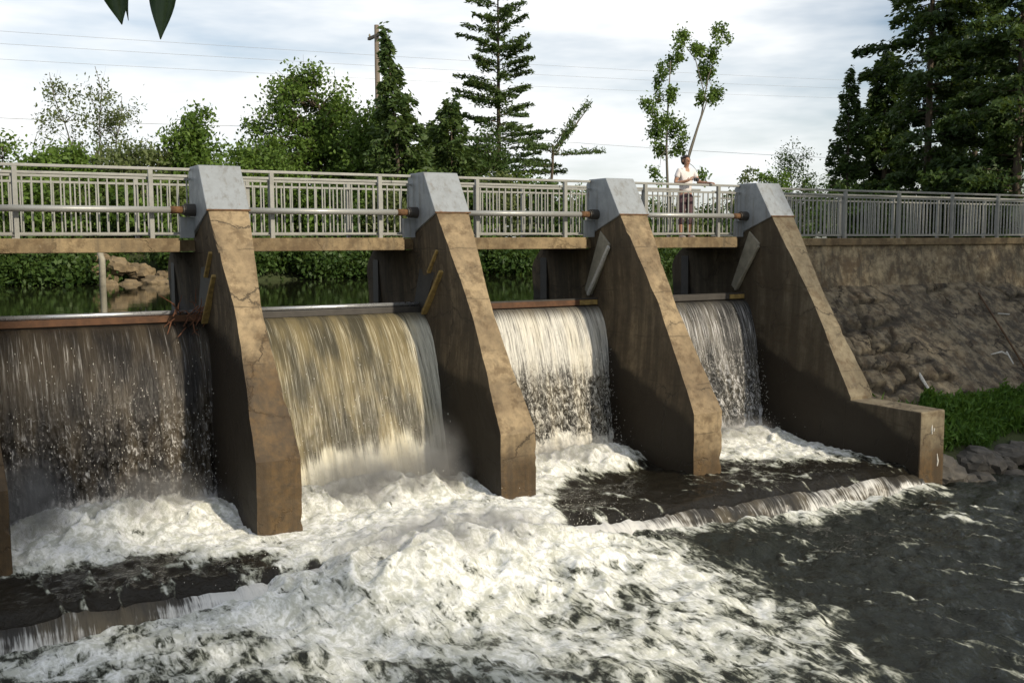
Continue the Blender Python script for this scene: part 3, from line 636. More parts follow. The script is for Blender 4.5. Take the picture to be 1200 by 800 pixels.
def broad(name, label, base, blobs, nclump, per, cr, leaf, mat, trunk_r, group=None, stems=None, bmat='bark', cat='tree', twigs=True, fork=.35, aspect=.55, flat=.8):
    """trunk, forking limbs to every clump, leaves gathered round the clumps; blobs: (dx, dy, dz, rx, ry, rz) about the base"""
    t = empty(name, base, label, cat, group); mb = MB()
    blobs = np.array(blobs, float); wts = blobs[:, 3]*blobs[:, 4]*blobs[:, 5]; wts /= wts.sum()
    C = []; V = []
    for k in range(nclump):
        b = blobs[rng.choice(len(blobs), p=wts)]; d = unit(rng.normal(size=3)); r = rng.uniform(.25, 1)**.45
        C.append(b[:3]+d*r*b[3:])
    C = np.array(C); C[:, 2] = np.maximum(C[:, 2], .15)
    H = C[:, 2].max()
    tops = stems or [(0, 0, H*.92)]; spts = []
    for tp in tops:
        pts = limb(mb, (tp[3] if len(tp) > 3 else 0, tp[4] if len(tp) > 4 else 0, -.3), tp[:3], trunk_r, trunk_r*.18, 0, 8, .03, 8); spts.append(pts)
    for c in C:
        best = None
        for pts in spts:
            for q_ in pts[2:]:
                if q_.z < c[2]-.05 or q_.z < H*.3:
                    d = (Vector(c)-q_).length+max(0, q_.z-c[2])*2
                    if best is None or d < best[0]: best = (d, q_)
        q_ = best[1] if best else spts[0][2]
        pts = limb(mb, q_, c, trunk_r*.28, trunk_r*.06, .06, 4, .08, 4)
        if twigs:
            for _ in range(3):
                e = Vector(c)+Vector(rng.normal(size=3))*cr*.8; limb(mb, pts[3], e, trunk_r*.07, trunk_r*.03, 0, 2, .05, 3)
    mb.build('trunk', M[bmat], t, True)
    cen = np.repeat(C, per, 0); n_ = len(cen)
    crv = np.repeat(rng.uniform(.6, 1.25, nclump)*cr, per)[:, None]
    P_ = cen+rng.normal(size=(n_, 3))*crv*np.array([1, 1, flat])*.6
    sh = np.repeat(rng.uniform(.1, .9, nclump), per)
    me = leaf_mesh('crown', P_, leaf, aspect, v=sh); link('crown', me, M[mat], t); return t
def conifer(name, label, base, H, Lf, z0, nb, up, droop, mat, trunk_r, dens=26, spray=.24, group=None, lean=(0, 0), side=.34, az=None, jit=.5, hang=.0, skip=0., aspect=.22, bmat='bark', vj=.13, lr=(.72, 1.15)):
    """straight trunk, whorled branches whose length follows Lf(t), sprays of needles along each branch and its side twigs"""
    t = empty(name, base, label, 'tree', group); mb = MB(); lx, ly = lean
    tp = [Vector((lx*(k/10)**2, ly*(k/10)**2, -.3+(H+.3)*k/10)) for k in range(11)]
    mb.tube(tp, [trunk_r*(1-.93*k/10) for k in range(11)], 8)
    P_, Dv, sv = [], [], []
    for k in range(nb):
        tt = (k+random.random())/nb
        if random.random() < skip: continue
        z = z0+(H-z0)*tt; f_ = z/H; x0_, y0_ = lx*f_*f_, ly*f_*f_
        L_ = max(.15, Lf(tt)*random.uniform(*lr)); a = random.uniform(0, 2*math.pi) if az is None else az(k)
        out = np.array([math.cos(a), math.sin(a), 0]); lat = np.array([-math.sin(a), math.cos(a), 0])
        u_ = up(tt)+random.uniform(-.08, .08)
        def pt(s_): return np.array([x0_, y0_, z])+out*L_*s_+np.array([0, 0, 1])*(u_*L_*s_-droop*L_*s_*s_+.10*L_*max(0, s_-.6))
        mb.tube([pt(s_) for s_ in (0, .3, .6, .85, 1)], [trunk_r*.22*(1-.5*tt), trunk_r*.16*(1-.5*tt), trunk_r*.10, trunk_r*.05, trunk_r*.02], 4)
        m_ = max(6, int(L_*dens)); s_ = rng.uniform(.10, 1.0, m_)**.7; cl = rng.uniform(0, 1)
        wd = side*L_*(1-s_)*1.1+.12; lo = rng.normal(size=m_)*wd*.6
        rise = u_*L_*s_-droop*L_*s_*s_+.10*L_*np.maximum(0, s_-.6)+rng.normal(size=m_)*vj-hang*rng.uniform(0, 1, m_)*(.15+.25*np.abs(lo))-.10*np.abs(lo)
        P_.append(np.array([x0_, y0_, z])+out*(L_*s_)[:, None]+lat*lo[:, None]+np.stack([0*s_, 0*s_, rise], -1))
        Dv.append(out*.9+lat*(np.sign(lo)*.8)[:, None]+np.array([0, 0, u_*.5-hang])); sv.append(np.full(m_, cl))
    P_ = np.concatenate(P_); Dv = np.concatenate(Dv); sv = np.concatenate(sv)
    mb.build('trunk', M[bmat], t, True)
    me = leaf_mesh('crown', np.array(P_), spray, aspect, np.array(Dv), jit, np.array(sv)*.7+.15); link('crown', me, M[mat], t); return t
ORD = ['first', 'second', 'third', 'fourth', 'fifth', 'sixth', 'seventh', 'eighth', 'ninth', 'tenth', 'eleventh', 'twelfth', 'thirteenth', 'fourteenth', 'fifteenth', 'sixteenth', 'seventeenth', 'eighteenth', 'nineteenth', 'twentieth', 'twenty-first', 'twenty-second', 'twenty-third', 'twenty-fourth']
def gz(x, y): return float(ground_z(np.array([x]), np.array([y]))[0])
def stand(x, Y):                              # foot of a tree seen in pixel column x, standing on the ground at depth Y
    p = at(x, 250, Y); return Vector((p.x, Y, gz(p.x, Y)-.05))
def topz(y, x, Y, b): return at(x, y, Y).z-b.z
def ppm(x, Y): return F_PX/(at(x, 270, Y).x*math.sin(YAW)+Y*math.cos(YAW))      # pixels per metre there
G = 'trees on the far bank of the pond'
b = stand(115, 40); h = topz(78, 115, 40, b)
broad('young_tree', 'thin airy young tree with sparse pale leaves behind the left railing', b, [(-1.1, 0, h*.62, .8, .9, h*.32), (.2, 0, h*.66, .7, .9, h*.33), (1.1, .3, h*.60, .7, .8, h*.27), (0, 0, h*.35, 1.9, 1, h*.25)], 190, 34, .36, .13, 'leaf_pale', .05, G,
      stems=[(-1.4, 0, h*.95), (.1, 0, h), (1.0, .2, h*.85), (-2.0, .2, h*.55), (1.8, 0, h*.62)], bmat='bark_grey', aspect=.5)
b = stand(6, 38); h = topz(138, 6, 38, b)
broad('young_tree', 'slim leafy tree cut by the left edge of the photo', b, [(-.5, 0, h*.6, .9, .9, h*.38), (.2, 0, h*.35, .9, .8, h*.3)], 70, 90, .42, .15, 'leaf_mid', .06, G)
b = stand(228, 37); h = topz(124, 228, 37, b)
broad('leafy_tree', 'small bushy green tree behind the railing left of the first whole pier', b, [(0, 0, h*.45, 1.1, 1.1, h*.4), (.35, 0, h*.78, .6, .6, h*.22), (-.6, .2, h*.6, .6, .6, h*.25)], 120, 90, .40, .16, 'leaf_mid', .07, G)
b = stand(372, 41); h = topz(74, 372, 41, b)
broad('broadleaf_tree', 'large dense broadleaf tree with round dark crown left of the utility pole', b, [(-.3, 0, h*.78, 1.5, 1.5, h*.2), (-1.6, 0, h*.55, 1.2, 1.3, h*.22), (.9, .3, h*.58, 1.5, 1.5, h*.26), (0, 0, h*.35, 2.4, 1.7, h*.28)], 260, 95, .50, .18, 'leaf_mid', .14, G, fork=.3)
b = stand(470, 36.5); h = topz(34, 455, 36.5, b)
conifer('cedar_tree', 'ragged dark cedar with a bent leaning top beside the utility pole', b, h, lambda t: 2.5*(1-t)**1.1*(.8+.2*math.sin(t*50))+.14, .4, 110, lambda t: .25, .30, 'needle', .11, 90, .27, G, lean=(-.55, 0), hang=.6, aspect=.42)
b = stand(585, 44); h = topz(-60, 585, 44, b)
conifer('white_pine', 'tall open pine with layered upswept branches, its top above the photo', b, h, lambda t: 3.3*(1-t)**.55, 1.0, 135, lambda t: .06+.42*t, .16, 'needle', .17, 70, .26, G, side=.24, skip=.05, jit=.7, aspect=.30, vj=.05)
for px_, Y_, ty, r_, lb in ((530, 39, 118, 1.5, 'short bushy conifer between the cedar and the tall pine'), (505, 42, 145, 1.6, 'low dark conifer half hidden behind the bent cedar')):
    b = stand(px_, Y_); conifer('bushy_conifer', lb, b, topz(ty, px_, Y_, b), lambda t: r_*1.15*(1-t)**.6+.15, .2, 100, lambda t: .2, .2, 'needle', .09, 95, .26, G, hang=.4, aspect=.42)
for px_, Y_, ty, r_, mt, lb in ((300, 39, 160, 1.5, 'leaf_mid', 'low leafy tree under the round broadleaf crown'), (425, 39, 122, 1.5, 'leaf_mid', 'leafy tree filling the gap between the round crown and the utility pole'), (560, 41, 150, 1.7, 'leaf_dark', 'dark leafy tree under the branches of the tall pine'), (150, 37, 168, 1.6, 'leaf_pale', 'low pale bushy tree under the airy one'), (60, 37, 172, 1.5, 'leaf_mid', 'low green bushy tree near the left edge')):
    b = stand(px_, Y_); h = topz(ty, px_, Y_, b); broad('leafy_tree', lb, b, [(0, 0, h*.5, r_, r_, h*.42), (r_*.4, 0, h*.75, r_*.6, r_*.6, h*.22)], 120, 85, .44, .17, mt, .08, G)
# leaning sparse pine right of the tall one
b = stand(641, 37); k = 1/ppm(641, 37); t = empty('leaning_pine', b, 'sparse half bare pine with slanting limbs right of the tall pine', 'tree', G); mb = MB()
def q(x, y, dy=0): v_ = at(x, y, 37+dy)-b; return Vector((v_.x, dy, v_.z))
limb(mb, q(641, 300), q(648, 170), .09, .05, 0, 6, .02, 7); limb(mb, q(648, 175), q(692, 121), .05, .012, -.04, 6, .03, 5); limb(mb, q(646, 185), q(678, 140), .035, .01, 0, 5, .04, 4)
pads = []
for (x0_, y0_, x1_, y1_, wd) in ((646, 178, 608, 165, 5), (646, 182, 706, 178, 4), (648, 172, 618, 176, 4), (650, 168, 690, 122, 5), (646, 195, 615, 192, 4), (648, 180, 672, 148, 3)):
    limb(mb, q(x0_, y0_), q(x1_, y1_, random.uniform(-.4, .4)), .03, .008, 0, 4, .03, 4)
    for _ in range(420):
        s_ = random.random()**.6; pads.append(q(x0_+(x1_-x0_)*s_+random.gauss(0, 2.5), y0_+(y1_-y0_)*s_-abs(random.gauss(0, wd))*.7+1, random.gauss(0, .35)))
mb.build('trunk', M['bark'], t, True); link('crown', leaf_mesh('crown', np.array(pads), .17, .3), M['needle'], t)
# slender two-stemmed tree behind the person
b = stand(785, 38); t = empty('slender_tree', b, 'slender tree with two bare stems and loose leaf clumps behind the standing person', 'tree', G); mb = MB(); lv = []; sv = []
def q(x, y, dy=0): v_ = at(x, y, 38+dy)-b; return Vector((v_.x, dy, v_.z))
def stem(pts, r0, r1):
    P_ = [q(*p) for p in pts]; mb.tube(P_, [r0+(r1-r0)*i/(len(P_)-1) for i in range(len(P_))], 7); return P_
stem([(783, 300), (783, 235), (781, 175), (783, 120), (786, 72)], .085, .02); stem([(796, 300), (800, 225), (808, 178), (822, 135), (830, 90), (846, 45)], .075, .015); stem([(806, 190), (818, 150), (828, 120), (815, 70), (800, 50)], .04, .012)
for cx, cy, rx, ry, n_ in ((775, 85, 7, 14, 260), (782, 112, 9, 13, 300), (765, 122, 8, 12, 240), (770, 150, 13, 13, 380), (790, 148, 11, 14, 330), (776, 178, 12, 10, 260), (797, 170, 8, 12, 200), (803, 52, 12, 11, 330), (797, 68, 9, 9, 240), (818, 62, 12, 11, 300), (836, 58, 10, 14, 260), (848, 40, 8, 10, 220), (829, 88, 9, 14, 300), (836, 108, 11, 13, 320), (825, 118, 8, 10, 200), (768, 205, 8, 8, 110), (822, 205, 10, 9, 130)):
    c = q(cx, cy, random.uniform(-.5, .5)); near = min(([Vector(v_) for v_ in mb.v[::7]]), key=lambda v_: (v_-c).length); limb(mb, near, c, .018, .006, .05, 3, .05, 3)
    kx = 1/ppm(cx, 38); 
    for _ in range(4):
        c2 = np.array(c)+rng.normal(size=3)*np.array([rx*kx, .3, ry*kx])*.6; limb(mb, c, c2, .008, .003, 0, 2, .03, 3)
        P_ = c2+rng.normal(size=(int(n_*.42), 3))*np.array([rx*kx, .28, ry*kx])*.36; lv.append(P_); sv += [random.random()]*len(P_)
mb.build('trunk', M['bark_grey'], t, True); link('crown', leaf_mesh('crown', np.concatenate(lv), .15, .6, v=np.array(sv)), M['leaf_mid'], t)
b = stand(925, 46); h = topz(150, 930, 46, b)
broad('young_tree', 'small thin-leaved sapling left of the dark conifers, above the railing', b, [(.3, 0, h*.55, 1.2, 1, h*.38), (-1.2, 0, h*.3, 1.3, 1, h*.25), (0, 0, h*.2, 2.2, 1, h*.18)], 130, 60, .42, .14, 'leaf_mid', .05, G)
b = stand(992, 42); conifer('spruce_tree', 'narrow spruce with pointed top at the left flank of the dark trees', b, topz(80, 984, 42, b), lambda t: 1.7*(1-t)**.8+.16, .4, 100, lambda t: .05+.2*t, .15, 'needle_dark', .11, 90, .28, 'dark conifers on the right', hang=.35, aspect=.4)
for px_, Y_, ty, r_, lb in ((1085, 39, -280, 5.2, 'huge dark hemlock filling the upper right corner'), (1190, 33, -300, 5.2, 'huge dark hemlock at the right edge of the photo'), (1035, 45, 60, 3.2, 'dark hemlock in front of the sky between the narrow spruce and the big ones'), (1140, 46, -120, 5.2, 'dark hemlock seen between the two huge ones')):
    b = stand(px_, Y_); conifer('hemlock_tree', lb, b, topz(ty, px_, Y_, b), lambda t: r_*(1-t)**.42*(.82+.18*math.sin(t*41+px_)), .3, 170, lambda t: .12, .28, 'needle_dark', .24, 100, .36, 'dark conifers on the right', hang=.5, side=.34, aspect=.40, lr=(.5, 1.18))
# shrubs along the far bank
slab = 0
specs = [(x_, 34.4+1.6*random.random(), 200+random.uniform(-14, 12)) for x_ in range(-25, 690, 32)]+[(x_, 36+3*random.random(), 234+random.uniform(-10, 12)) for x_ in range(695, 880, 24)]+[(x_, 37+3*random.random(), (190 if x_ < 1000 else 205)+random.uniform(-12, 12)) for x_ in range(872, 1260, 34)]
specs += [(x_, 32.9+.5*random.random(), 284+random.uniform(-8, 8)) for x_ in list(range(-20, 112, 24))+list(range(215, 860, 26))]
cnt = {}
for j, (x_, Y_, ty) in enumerate(specs):
    b = stand(x_, Y_); low = Y_ < 33.5; b.z = max(b.z, 2.95); h = max(.6, topz(ty, x_, Y_, b)); r_ = random.uniform(.8, 1.2)
    where = 'left of the first whole pier' if x_ < 225 else 'beyond the second bay' if x_ < 480 else 'beyond the third bay' if x_ < 690 else 'beyond the fourth bay' if x_ < 870 else 'below the dark conifers'
    gk = ('low' if low else 'high', where); cnt[gk] = cnt.get(gk, -1)+1
    broad('shrub', ('waterside shrub seen under the walkway ' if low else 'dense green shrub seen through the railing ')+where+', '+ORD[cnt[gk]]+' from left', b, [(0, 0, h*.45, r_, r_*.8, h*.45), (r_*.4, 0, h*.3, r_*.8, r_*.8, h*.3)], 46, 74 if x_ < 690 else 56, .36, .17,
          'leaf_dark' if low or x_ > 960 else ['leaf_mid', 'leaf_dark', 'leaf_mid', 'leaf_pale'][j % 4], .03, ('waterside shrubs ' if low else 'shrubs behind the railing ')+where, cat='shrub', twigs=False)
# trees that stand behind and beside the camera on the banks: their shade falls on the right wall and the left end of the dam
def plain_tree(x, y, h, r, label, n_=150, per=60):
    return broad('bank_tree', label, Vector((x, y, gz(x, y)-.1)), [(0, 0, h*.62, r, r, h*.34), (r*.3, 0, h*.4, r*.9, r*.9, h*.22)], n_, per, .7, .30, 'leaf_mid', .22, 'trees on the banks beside the viewer', twigs=False)
plain_tree(27.5, 3.5, 13, 3.6, 'broadleaf tree on the right bank downstream of the wall'); plain_tree(33.5, 5.5, 13, 3.6, 'broad leafy tree on the right bank beyond the photo'); plain_tree(26.5, -4.5, 20, 3.8, 'tall leafy tree downstream on the right bank', 260, 70); plain_tree(40, 6, 13, 3.6, 'leafy tree further along the right bank')
plain_tree(7.6, -7.2, 18.5, 2.7, 'tall leafy tree on the left bank behind the viewer', 120, 60); plain_tree(3.5, -9.5, 14, 3.0, 'spreading leafy tree on the left bank further behind')

# leaves hanging into the top left corner, from a branch of a tree on the viewer's bank
tb = Vector((-1.5, .9, gz(-1.5, .9)-.1)); t = empty('overhanging_tree', tb, 'tree beside the viewer whose drooping leaf tips hang into the top left corner', 'tree'); mb = MB()
limb(mb, (0, 0, 0), (.1, .05, 4.2), .09, .05, 0, 7, .02, 10)
tw = at(165, -95, 1.75)-tb
limb(mb, (.08, .03, 3.0), tw+Vector((.15, .1, .06)), .03, .006, .10, 8, .02, 6)
mb.build('trunk', M['bark'], t, True)
n = N('near_leaf'); un = n.xyz(n.pos.outputs['Position'])[0]; a = n.noise(scale=60, detail=3)
nl = n.bsdf(n.mix(a, (.020, .050, .008), (.040, .085, .014)), .4, n.bump(a, .2, .003)); tl = n.new('BsdfTranslucent'); tl.inputs['Color'].default_value = (.05, .10, .01, 1)
M['near_leaf'] = n.done(n.mixs(.3, nl, tl.outputs[0]))
def big_leaf(tip, root, width, twist):
    d = tip-root; L_ = d.length; d.normalize(); view = (root+tb-Vector((0, 0, CZ))).normalized(); sd = d.cross(view).normalized(); nn = sd.cross(d)
    sd = (sd*math.cos(twist)+nn*math.sin(twist)); nn = sd.cross(d); mb = MB(); k = 12
    for i in range(k+1):
        s_ = i/k; wd = width*math.sin(math.pi*min(1, s_**.75))**1.1*(1 if i < k else 0)+.0006; c = root+d*L_*s_+nn*.012*math.sin(s_*3)
        mb.v += [tuple(c-sd*wd+nn*wd*.35), tuple(c), tuple(c+sd*wd+nn*wd*.35)]
    for i in range(k):
        for j in (0, 1): mb.f.append((i*3+j, i*3+j+1, i*3+4+j, i*3+3+j))
    o = mb.build('leaf', M['near_leaf'], t, True); m_ = o.modifiers.new('thick', 'SOLIDIFY'); m_.thickness = .0006
    MB().tube([tw+Vector((random.uniform(-.03, .1), 0, .02)), root+Vector((0, 0, .02)), root], .0012, 5).build('leaf_stalk', M['bark'], o)
A = lambda x, y, Y: at(x, y, Y)-tb
big_leaf(A(143, 29, 1.75), A(128, -62, 1.75), .024, .15); big_leaf(A(188, 46, 1.72), A(190, -60, 1.75), .021, -.1); big_leaf(A(152, 25, 1.80), A(172, -55, 1.76), .016, 1.25)

# ------------------------------------------------------------------ bank grass, rocks, post, debris
P_, Dv, sv = [], [], []
for _ in range(60000):
    x_ = random.uniform(15.7, 27); y_ = random.uniform(12.2, 13.55); 
    g_ = float(vnoise(x_*.9, y_*1.6, 7))
    z_ = None
    if y_ < 12.25+.7*g_ or g_ < .30 or random.random() < .35: continue
    P_.append((x_, y_)); 
P_ = np.array(P_); zz = ground_z(P_[:, 0], P_[:, 1]); hh = rng.uniform(.05, .20, len(P_))+.42*sstep(.5, .8, fbm(P_[:, 0]*1.4, P_[:, 1]*2.2, 4, 201))*rng.uniform(.3, 1, len(P_))
hz = hh*rng.uniform(.2, .9, len(P_))
C = np.stack([P_[:, 0], P_[:, 1], np.maximum(zz, np.where(P_[:, 1] > 13.3, .7+(P_[:, 1]-13.2)*.95, -9))+hz], -1)
Dv = np.stack([rng.normal(0, .35, len(P_)), rng.normal(-.15, .35, len(P_)), np.ones(len(P_))], -1)
tag(link('grass', leaf_mesh('grass', C, np.minimum(hh*1.1, .20), .24, Dv, .7, v=rng.choice([.15, .4, .8], len(P_))), M['grass']), 'lush green weeds and grass at the foot of the retaining wall', 'grass', kind='stuff')
def rock(name, x, y, z, sx, sy, sz, mat, label, group, seed):
    bm = bmesh.new(); bmesh.ops.create_icosphere(bm, subdivisions=3, radius=1)
    for v_ in bm.verts:
        c = v_.co.copy(); k = .72+.55*float(fbm(np.array([c.x*1.3+seed*3.1]), np.array([c.y*1.3+c.z*1.7+seed]), 4, seed)[0])
        c = Vector((round(c.x*2.2)/2.2*.45+c.x*.55, round(c.y*2)/2*.4+c.y*.6, round(c.z*2)/2*.4+c.z*.6))
        v_.co = Vector((c.x*sx, c.y*sy, c.z*sz))*k
    me = bpy.data.meshes.new(name); bm.to_mesh(me); bm.free(); o = link(name, me, M[mat]); o.location = (x, y, z); o.rotation_euler = (random.uniform(-.2, .2), random.uniform(-.2, .2), random.uniform(0, 6)); return tag(o, label, 'rock', group)
spots = sorted([(15.95+k*.21+random.uniform(-.08, .08), 12.22+random.uniform(-.30, .36)) for k in range(24)], key=lambda p_: (p_[0]*math.cos(YAW)-p_[1]*math.sin(YAW))/(p_[0]*math.sin(YAW)+p_[1]*math.cos(YAW)))
for j, (x_, y_) in enumerate(spots):
    s_ = random.uniform(.18, .42); rock('bank_rock', x_, y_, gz(x_, y_)+.02, s_*1.35, s_, s_*.7, 'rock', 'dark jagged rock at the right water edge, '+ORD[j]+' counted rightwards from the low wall', 'rocks at the right water edge', j)
spots = sorted([(4.7+k*.155+random.uniform(-.1, .1), 32.1+random.uniform(-.4, .9)) for k in range(22)], key=lambda p_: p_[0]/p_[1])
for j, (x_, y_) in enumerate(spots):
    s_ = random.uniform(.14, .36); rock('tan_rock', x_, y_, max(gz(x_, y_), 3.05)+random.uniform(0, .75)*(y_-31.7), s_*1.2, s_, s_*.8, 'tanrock', 'tan boulder on the far pond bank under the left walkway span, '+ORD[j]+' from left', 'tan boulders on the far bank', 60+j)
p = at(120, 333, 31.6); tag(MB().tube([(p.x, 31.6, 2.4), (p.x+.02, 31.6, 3.9), (p.x-.05, 31.6, 4.15)], [.10, .09, .08], 9).build('mooring_post', M['plate'], None, True), 'pale weathered post standing in the pond under the left walkway span', 'post')
d = empty('driftwood_bundle', (PX[1]-.36, 16.30, 3.22), 'tangle of reddish twigs caught on the gate crest against the left pier', 'driftwood')
M['twig'] = plain('red_twig', (.16, .065, .03), .85, .35, 20)
for j in range(34):
    a_ = Vector((random.gauss(-.05, .14), random.gauss(-.05, .08), random.gauss(0, .10))); e_ = a_+Vector((random.gauss(0, .16), random.gauss(-.04, .10), random.gauss(-.08, .2)))
    mm = (a_+e_)/2+Vector((random.gauss(0, .03),)*3); MB().tube([a_, mm, e_], [.010, .008, .004], 5).build('twig', M['twig'], d)

# ------------------------------------------------------------------ utility pole and lines
pb = stand(445, 43); ph = topz(30, 445, 43, pb); t = empty('utility_pole', pb, 'wooden utility pole rising behind the bent cedar', 'utility pole')
MB().tube([(0, 0, -.5), (0, 0, ph)], [.15, .10], 10).build('pole', M['pole'], t, True); MB().box(-.06, .06, -.9, .9, ph-.5, ph-.38).build('crossarm', M['pole'], t)
for yy in (-.8, 0, .8): MB().tube([(0, yy, ph-.38), (0, yy, ph-.30), (0, yy, ph-.24)], [.03, .05, .03], 8).build('insulator', M['plate'], t)
def far_pole(x, y, h, label):
    t = empty('utility_pole', (x, y, gz(x, y)-.3), label, 'utility pole'); MB().tube([(0, 0, 0), (0, 0, h)], [.2, .13], 10).build('pole', M['pole'], t, True); return t
def cable(pts, r, label):
    P_ = []
    for (a_, b_) in zip(pts[:-1], pts[1:]):
        for k in range(16): s_ = k/16; q_ = a_.lerp(b_, s_); q_.z -= (a_-b_).length*.02*4*s_*(1-s_)*.35; P_.append(q_)
    P_.append(pts[-1]); tag(MB().tube(P_, r, 5).build('power_line', M['wire'], None, True), label, 'power line', 'power lines across the sky')
YL = 90
for k, (y0_, y1_, nm) in enumerate(((25, 83, 'topmost'), (41, 90, 'second highest'), (61, 98, 'third highest'))):
    cable([at(-260, y0_-6, YL), at(1500, y1_+16, YL+60)], .013, nm+' of the three thin power lines high across the sky')
far_pole(at(-260, 10, YL).x, YL, 32, 'tall line pole beyond the left edge carrying the high power lines'); far_pole(at(1500, 90, YL+60).x, YL+60, 36, 'tall line pole beyond the right edge carrying the high power lines')
cable([at(-200, 128, 43), at(445, 150, 43), at(1300, 190, 60)], .010, 'low power line passing behind the trees at crown height')
far_pole(at(-200, 128, 43).x, 43, 8.5, 'short line pole beyond the left edge carrying the low power line'); far_pole(at(1300, 190, 60).x, 60, 9, 'short line pole behind the dark conifers carrying the low power line')

# ------------------------------------------------------------------ the person on the walkway
M['skin'] = plain('skin', (.34, .185, .12), .55, .06); M['shirt'] = plain('white_shirt', (.70, .66, .66), .85, .08, 14); M['trousers'] = plain('plum_trousers', (.10, .055, .065), .85, .25, 14)
M['hair'] = plain('dark_hair', (.022, .014, .010), .5, .3, 40); M['gadget'] = plain('dark_camera', (.03, .03, .035), .4, .1); M['eye'] = plain('eye', (.02, .015, .012), .2, .05); M['lip'] = plain('lip', (.30, .11, .09), .5, .05); M['shoe'] = plain('pale_shoe', (.42, .36, .32), .7, .15)
pp = at(803, 276, 16.93); per = empty('person', (pp.x, 16.93, 4.376), 'person in white top and dark plum trousers leaning on the walkway railing', 'person', rz=-.12)
def skin(name, joints, edges, mat, sub=2):
    me = bpy.data.meshes.new(name); keys = list(joints); me.from_pydata([joints[k][:3] for k in keys], [(keys.index(a), keys.index(b)) for a, b in edges], []); o = link(name, me, mat, per)
    m_ = o.modifiers.new('skin', 'SKIN'); m_.use_smooth_shade = True
    for k, sv_ in zip(keys, me.skin_vertices[0].data): j_ = joints[k]; sv_.radius = (j_[3], j_[4] if len(j_) > 4 else j_[3])
    me.skin_vertices[0].data[0].use_root = True
    m2 = o.modifiers.new('sub', 'SUBSURF'); m2.levels = m2.render_levels = sub; return o
J = {'pelvis': (0, .01, .93, .125, .10), 'waist': (0, .01, 1.08, .105, .085), 'chest': (0, .0, 1.27, .125, .095), 'neck0': (0, 0, 1.42, .055), 'neck1': (0, -.015, 1.47, .048), 'jaw': (0, -.035, 1.52, .060), 'skull': (0, -.015, 1.60, .078, .090), 'crown': (0, -.0, 1.665, .050)}
E_ = [('pelvis', 'waist'), ('waist', 'chest'), ('chest', 'neck0'), ('neck0', 'neck1'), ('neck1', 'jaw'), ('jaw', 'skull'), ('skull', 'crown')]
J['nose'] = (0, -.125, 1.575, .010); E_.append(('skull', 'nose'))
for sd, nm in ((-1, 'r'), (1, 'l')):
    J['hip'+nm] = (sd*.09, .01, .86, .088); J['knee'+nm] = (sd*.095, -.015, .49, .055); J['calf'+nm] = (sd*.097, .015, .34, .052); J['ank'+nm] = (sd*.10, .015, .085, .034); J['heel'+nm] = (sd*.10, .0, .04, .034); J['toe'+nm] = (sd*.125, -.15, .028, .026)
    E_ += [('pelvis', 'hip'+nm), ('hip'+nm, 'knee'+nm), ('knee'+nm, 'calf'+nm), ('calf'+nm, 'ank'+nm), ('ank'+nm, 'heel'+nm), ('heel'+nm, 'toe'+nm)]
arms = {'r': [(-.165, 0, 1.375, .056), (-.255, .0, 1.12, .042), (-.10, -.20, 1.155, .030), (-.04, -.235, 1.19, .030, .018)], 'l': [(.165, 0, 1.375, .056), (.27, -.08, 1.14, .042), (.33, -.33, 1.115, .030), (.345, -.405, 1.118, .030, .018)]}
for nm, c in arms.items():
    for nm2, p_ in zip(('sho', 'elb', 'wri', 'palm'), c): J[nm2+nm] = p_
    E_ += [('chest', 'sho'+nm), ('sho'+nm, 'elb'+nm), ('elb'+nm, 'wri'+nm), ('wri'+nm, 'palm'+nm)]
    d_ = (Vector(c[3][:3])-Vector(c[2][:3])).normalized(); up_ = Vector((0, 0, 1)) if nm == 'r' else Vector((1, 0, 0)); sp = (up_-d_*up_.dot(d_)).normalized(); cu = Vector((.6, -.2, 0)) if nm == 'r' else Vector((0, -.3, -.9))
    for k in range(4):
        b_ = Vector(c[3][:3])+sp*(.030-.020*k)+d_*.022; l_ = (.036, .040, .037, .029)[k]; m_ = b_+(d_+cu*.4).normalized()*l_; e_ = m_+(d_*.5+cu).normalized()*l_*.9
        for q_, pt_, rr in (('a', b_, .0095), ('b', m_, .0085), ('c', e_, .0075)): J['f%d%s%s' % (k, q_, nm)] = (*pt_, rr)
        E_ += [('palm'+nm, 'f%da%s' % (k, nm)), ('f%da%s' % (k, nm), 'f%db%s' % (k, nm)), ('f%db%s' % (k, nm), 'f%dc%s' % (k, nm))]
    b_ = Vector(c[2][:3])+d_*.03+sp*.028; e_ = b_+(d_*.7+sp*.5+cu*.3).normalized()*.045
    J['t0'+nm] = (*b_, .011); J['t1'+nm] = (*e_, .009); E_ += [('wri'+nm, 't0'+nm), ('t0'+nm, 't1'+nm)]
skin('body', J, E_, M['skin'])
g = lambda k, r_: (*J[k][:3], *[q_+r_ for q_ in (J[k][3:] if len(J[k]) > 4 else (J[k][3],)*2)])
Js = {'chest': g('chest', .022), 'waist': g('waist', .026), 'hem': (0, .01, .90, .152, .128), 'col': (0, .0, 1.385, .085, .075)}
Es = [('chest', 'waist'), ('waist', 'hem'), ('chest', 'col')]
for nm in 'rl':
    a_ = Vector(J['sho'+nm][:3]); e_ = a_.lerp(Vector(J['elb'+nm][:3]), .62); Js['sho'+nm] = g('sho'+nm, .014); Js['slv'+nm] = (*e_, .064); Es += [('chest', 'sho'+nm), ('sho'+nm, 'slv'+nm)]
skin('shirt', Js, Es, M['shirt'])
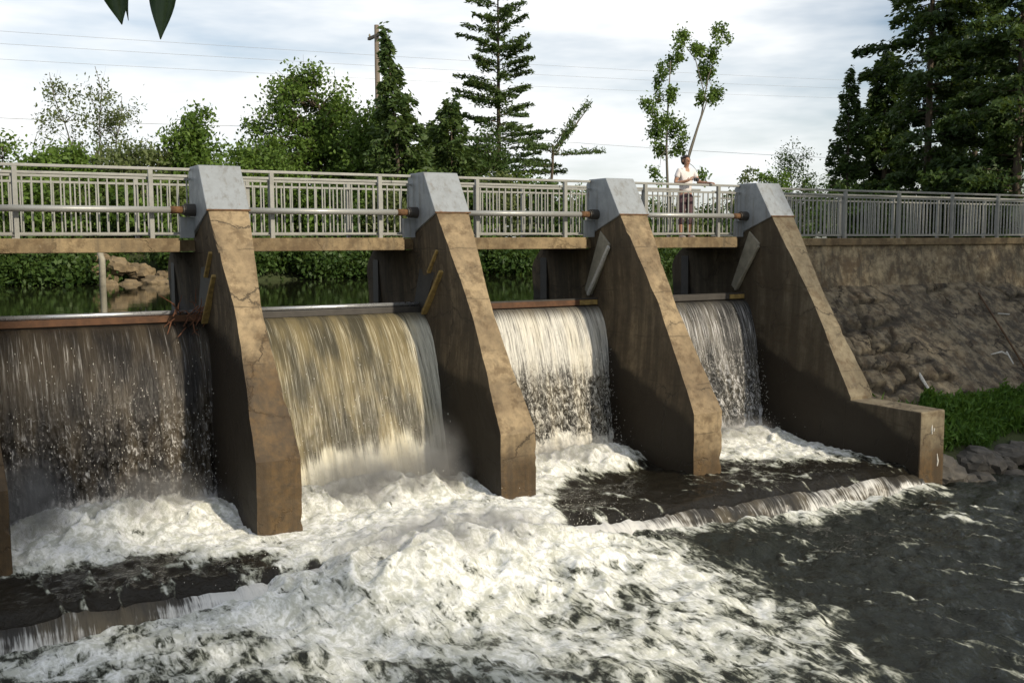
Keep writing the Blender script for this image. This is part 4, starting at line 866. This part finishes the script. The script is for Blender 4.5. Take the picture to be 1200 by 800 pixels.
Jt = {'pelvis': g('pelvis', .014), 'top': (0, .01, 1.0, .135, .11)}; Et = [('pelvis', 'top')]
for nm in 'rl':
    Jt['hip'+nm] = g('hip'+nm, .014); Jt['knee'+nm] = g('knee'+nm, .020); Jt['cuff'+nm] = (*J['calf'+nm][:2], .27, .066); Et += [('pelvis', 'hip'+nm), ('hip'+nm, 'knee'+nm), ('knee'+nm, 'cuff'+nm)]
skin('trousers', Jt, Et, M['trousers'])
bm = bmesh.new(); bmesh.ops.create_icosphere(bm, subdivisions=3, radius=1)
for v_ in bm.verts:
    c = v_.co; k = 1+.06*math.sin(c.x*9+c.z*7); y_ = c.y
    if c.y < -.25 and c.z < .42: y_ = -.25+(c.y+.25)*.15                                   # open at the face
    v_.co = Vector((c.x*.098*k, .012+y_*.108*k, 1.605+c.z*(.095 if c.z > 0 else .12)*k))
me = bpy.data.meshes.new('hair'); bm.to_mesh(me); bm.free(); link('hair', me, M['hair'], per)
def blob(name, c, r_, mat):
    bm = bmesh.new(); bmesh.ops.create_uvsphere(bm, u_segments=10, v_segments=7, radius=1)
    for v_ in bm.verts: v_.co = Vector((c[0]+v_.co.x*r_[0], c[1]+v_.co.y*r_[1], c[2]+v_.co.z*r_[2]))
    me = bpy.data.meshes.new(name); bm.to_mesh(me); bm.free(); return link(name, me, mat, per)
for sd in (-1, 1):
    blob('eye', (sd*.030, -.094, 1.590), (.011, .008, .006), M['eye']); blob('ear', (sd*.083, -.01, 1.575), (.010, .020, .030), M['skin'])
    blob('shoe', (sd*.112, -.065, .030), (.046, .125, .034), M['shoe'])
blob('mouth', (0, -.088, 1.528), (.022, .010, .006), M['lip'])
gd = empty('hand_camera', (pp.x+.035, 16.93-.30, 4.376+1.185), 'small dark camera held at chest height by the person on the walkway', 'camera')
MB().box(-.065, .05, -.018, .018, -.035, .035).build('camera_body', M['gadget'], gd, bev=.006); MB().tube([(-.005, -.018, 0), (-.005, -.045, 0)], [.026, .023], 14).build('lens', M['gadget'], gd)
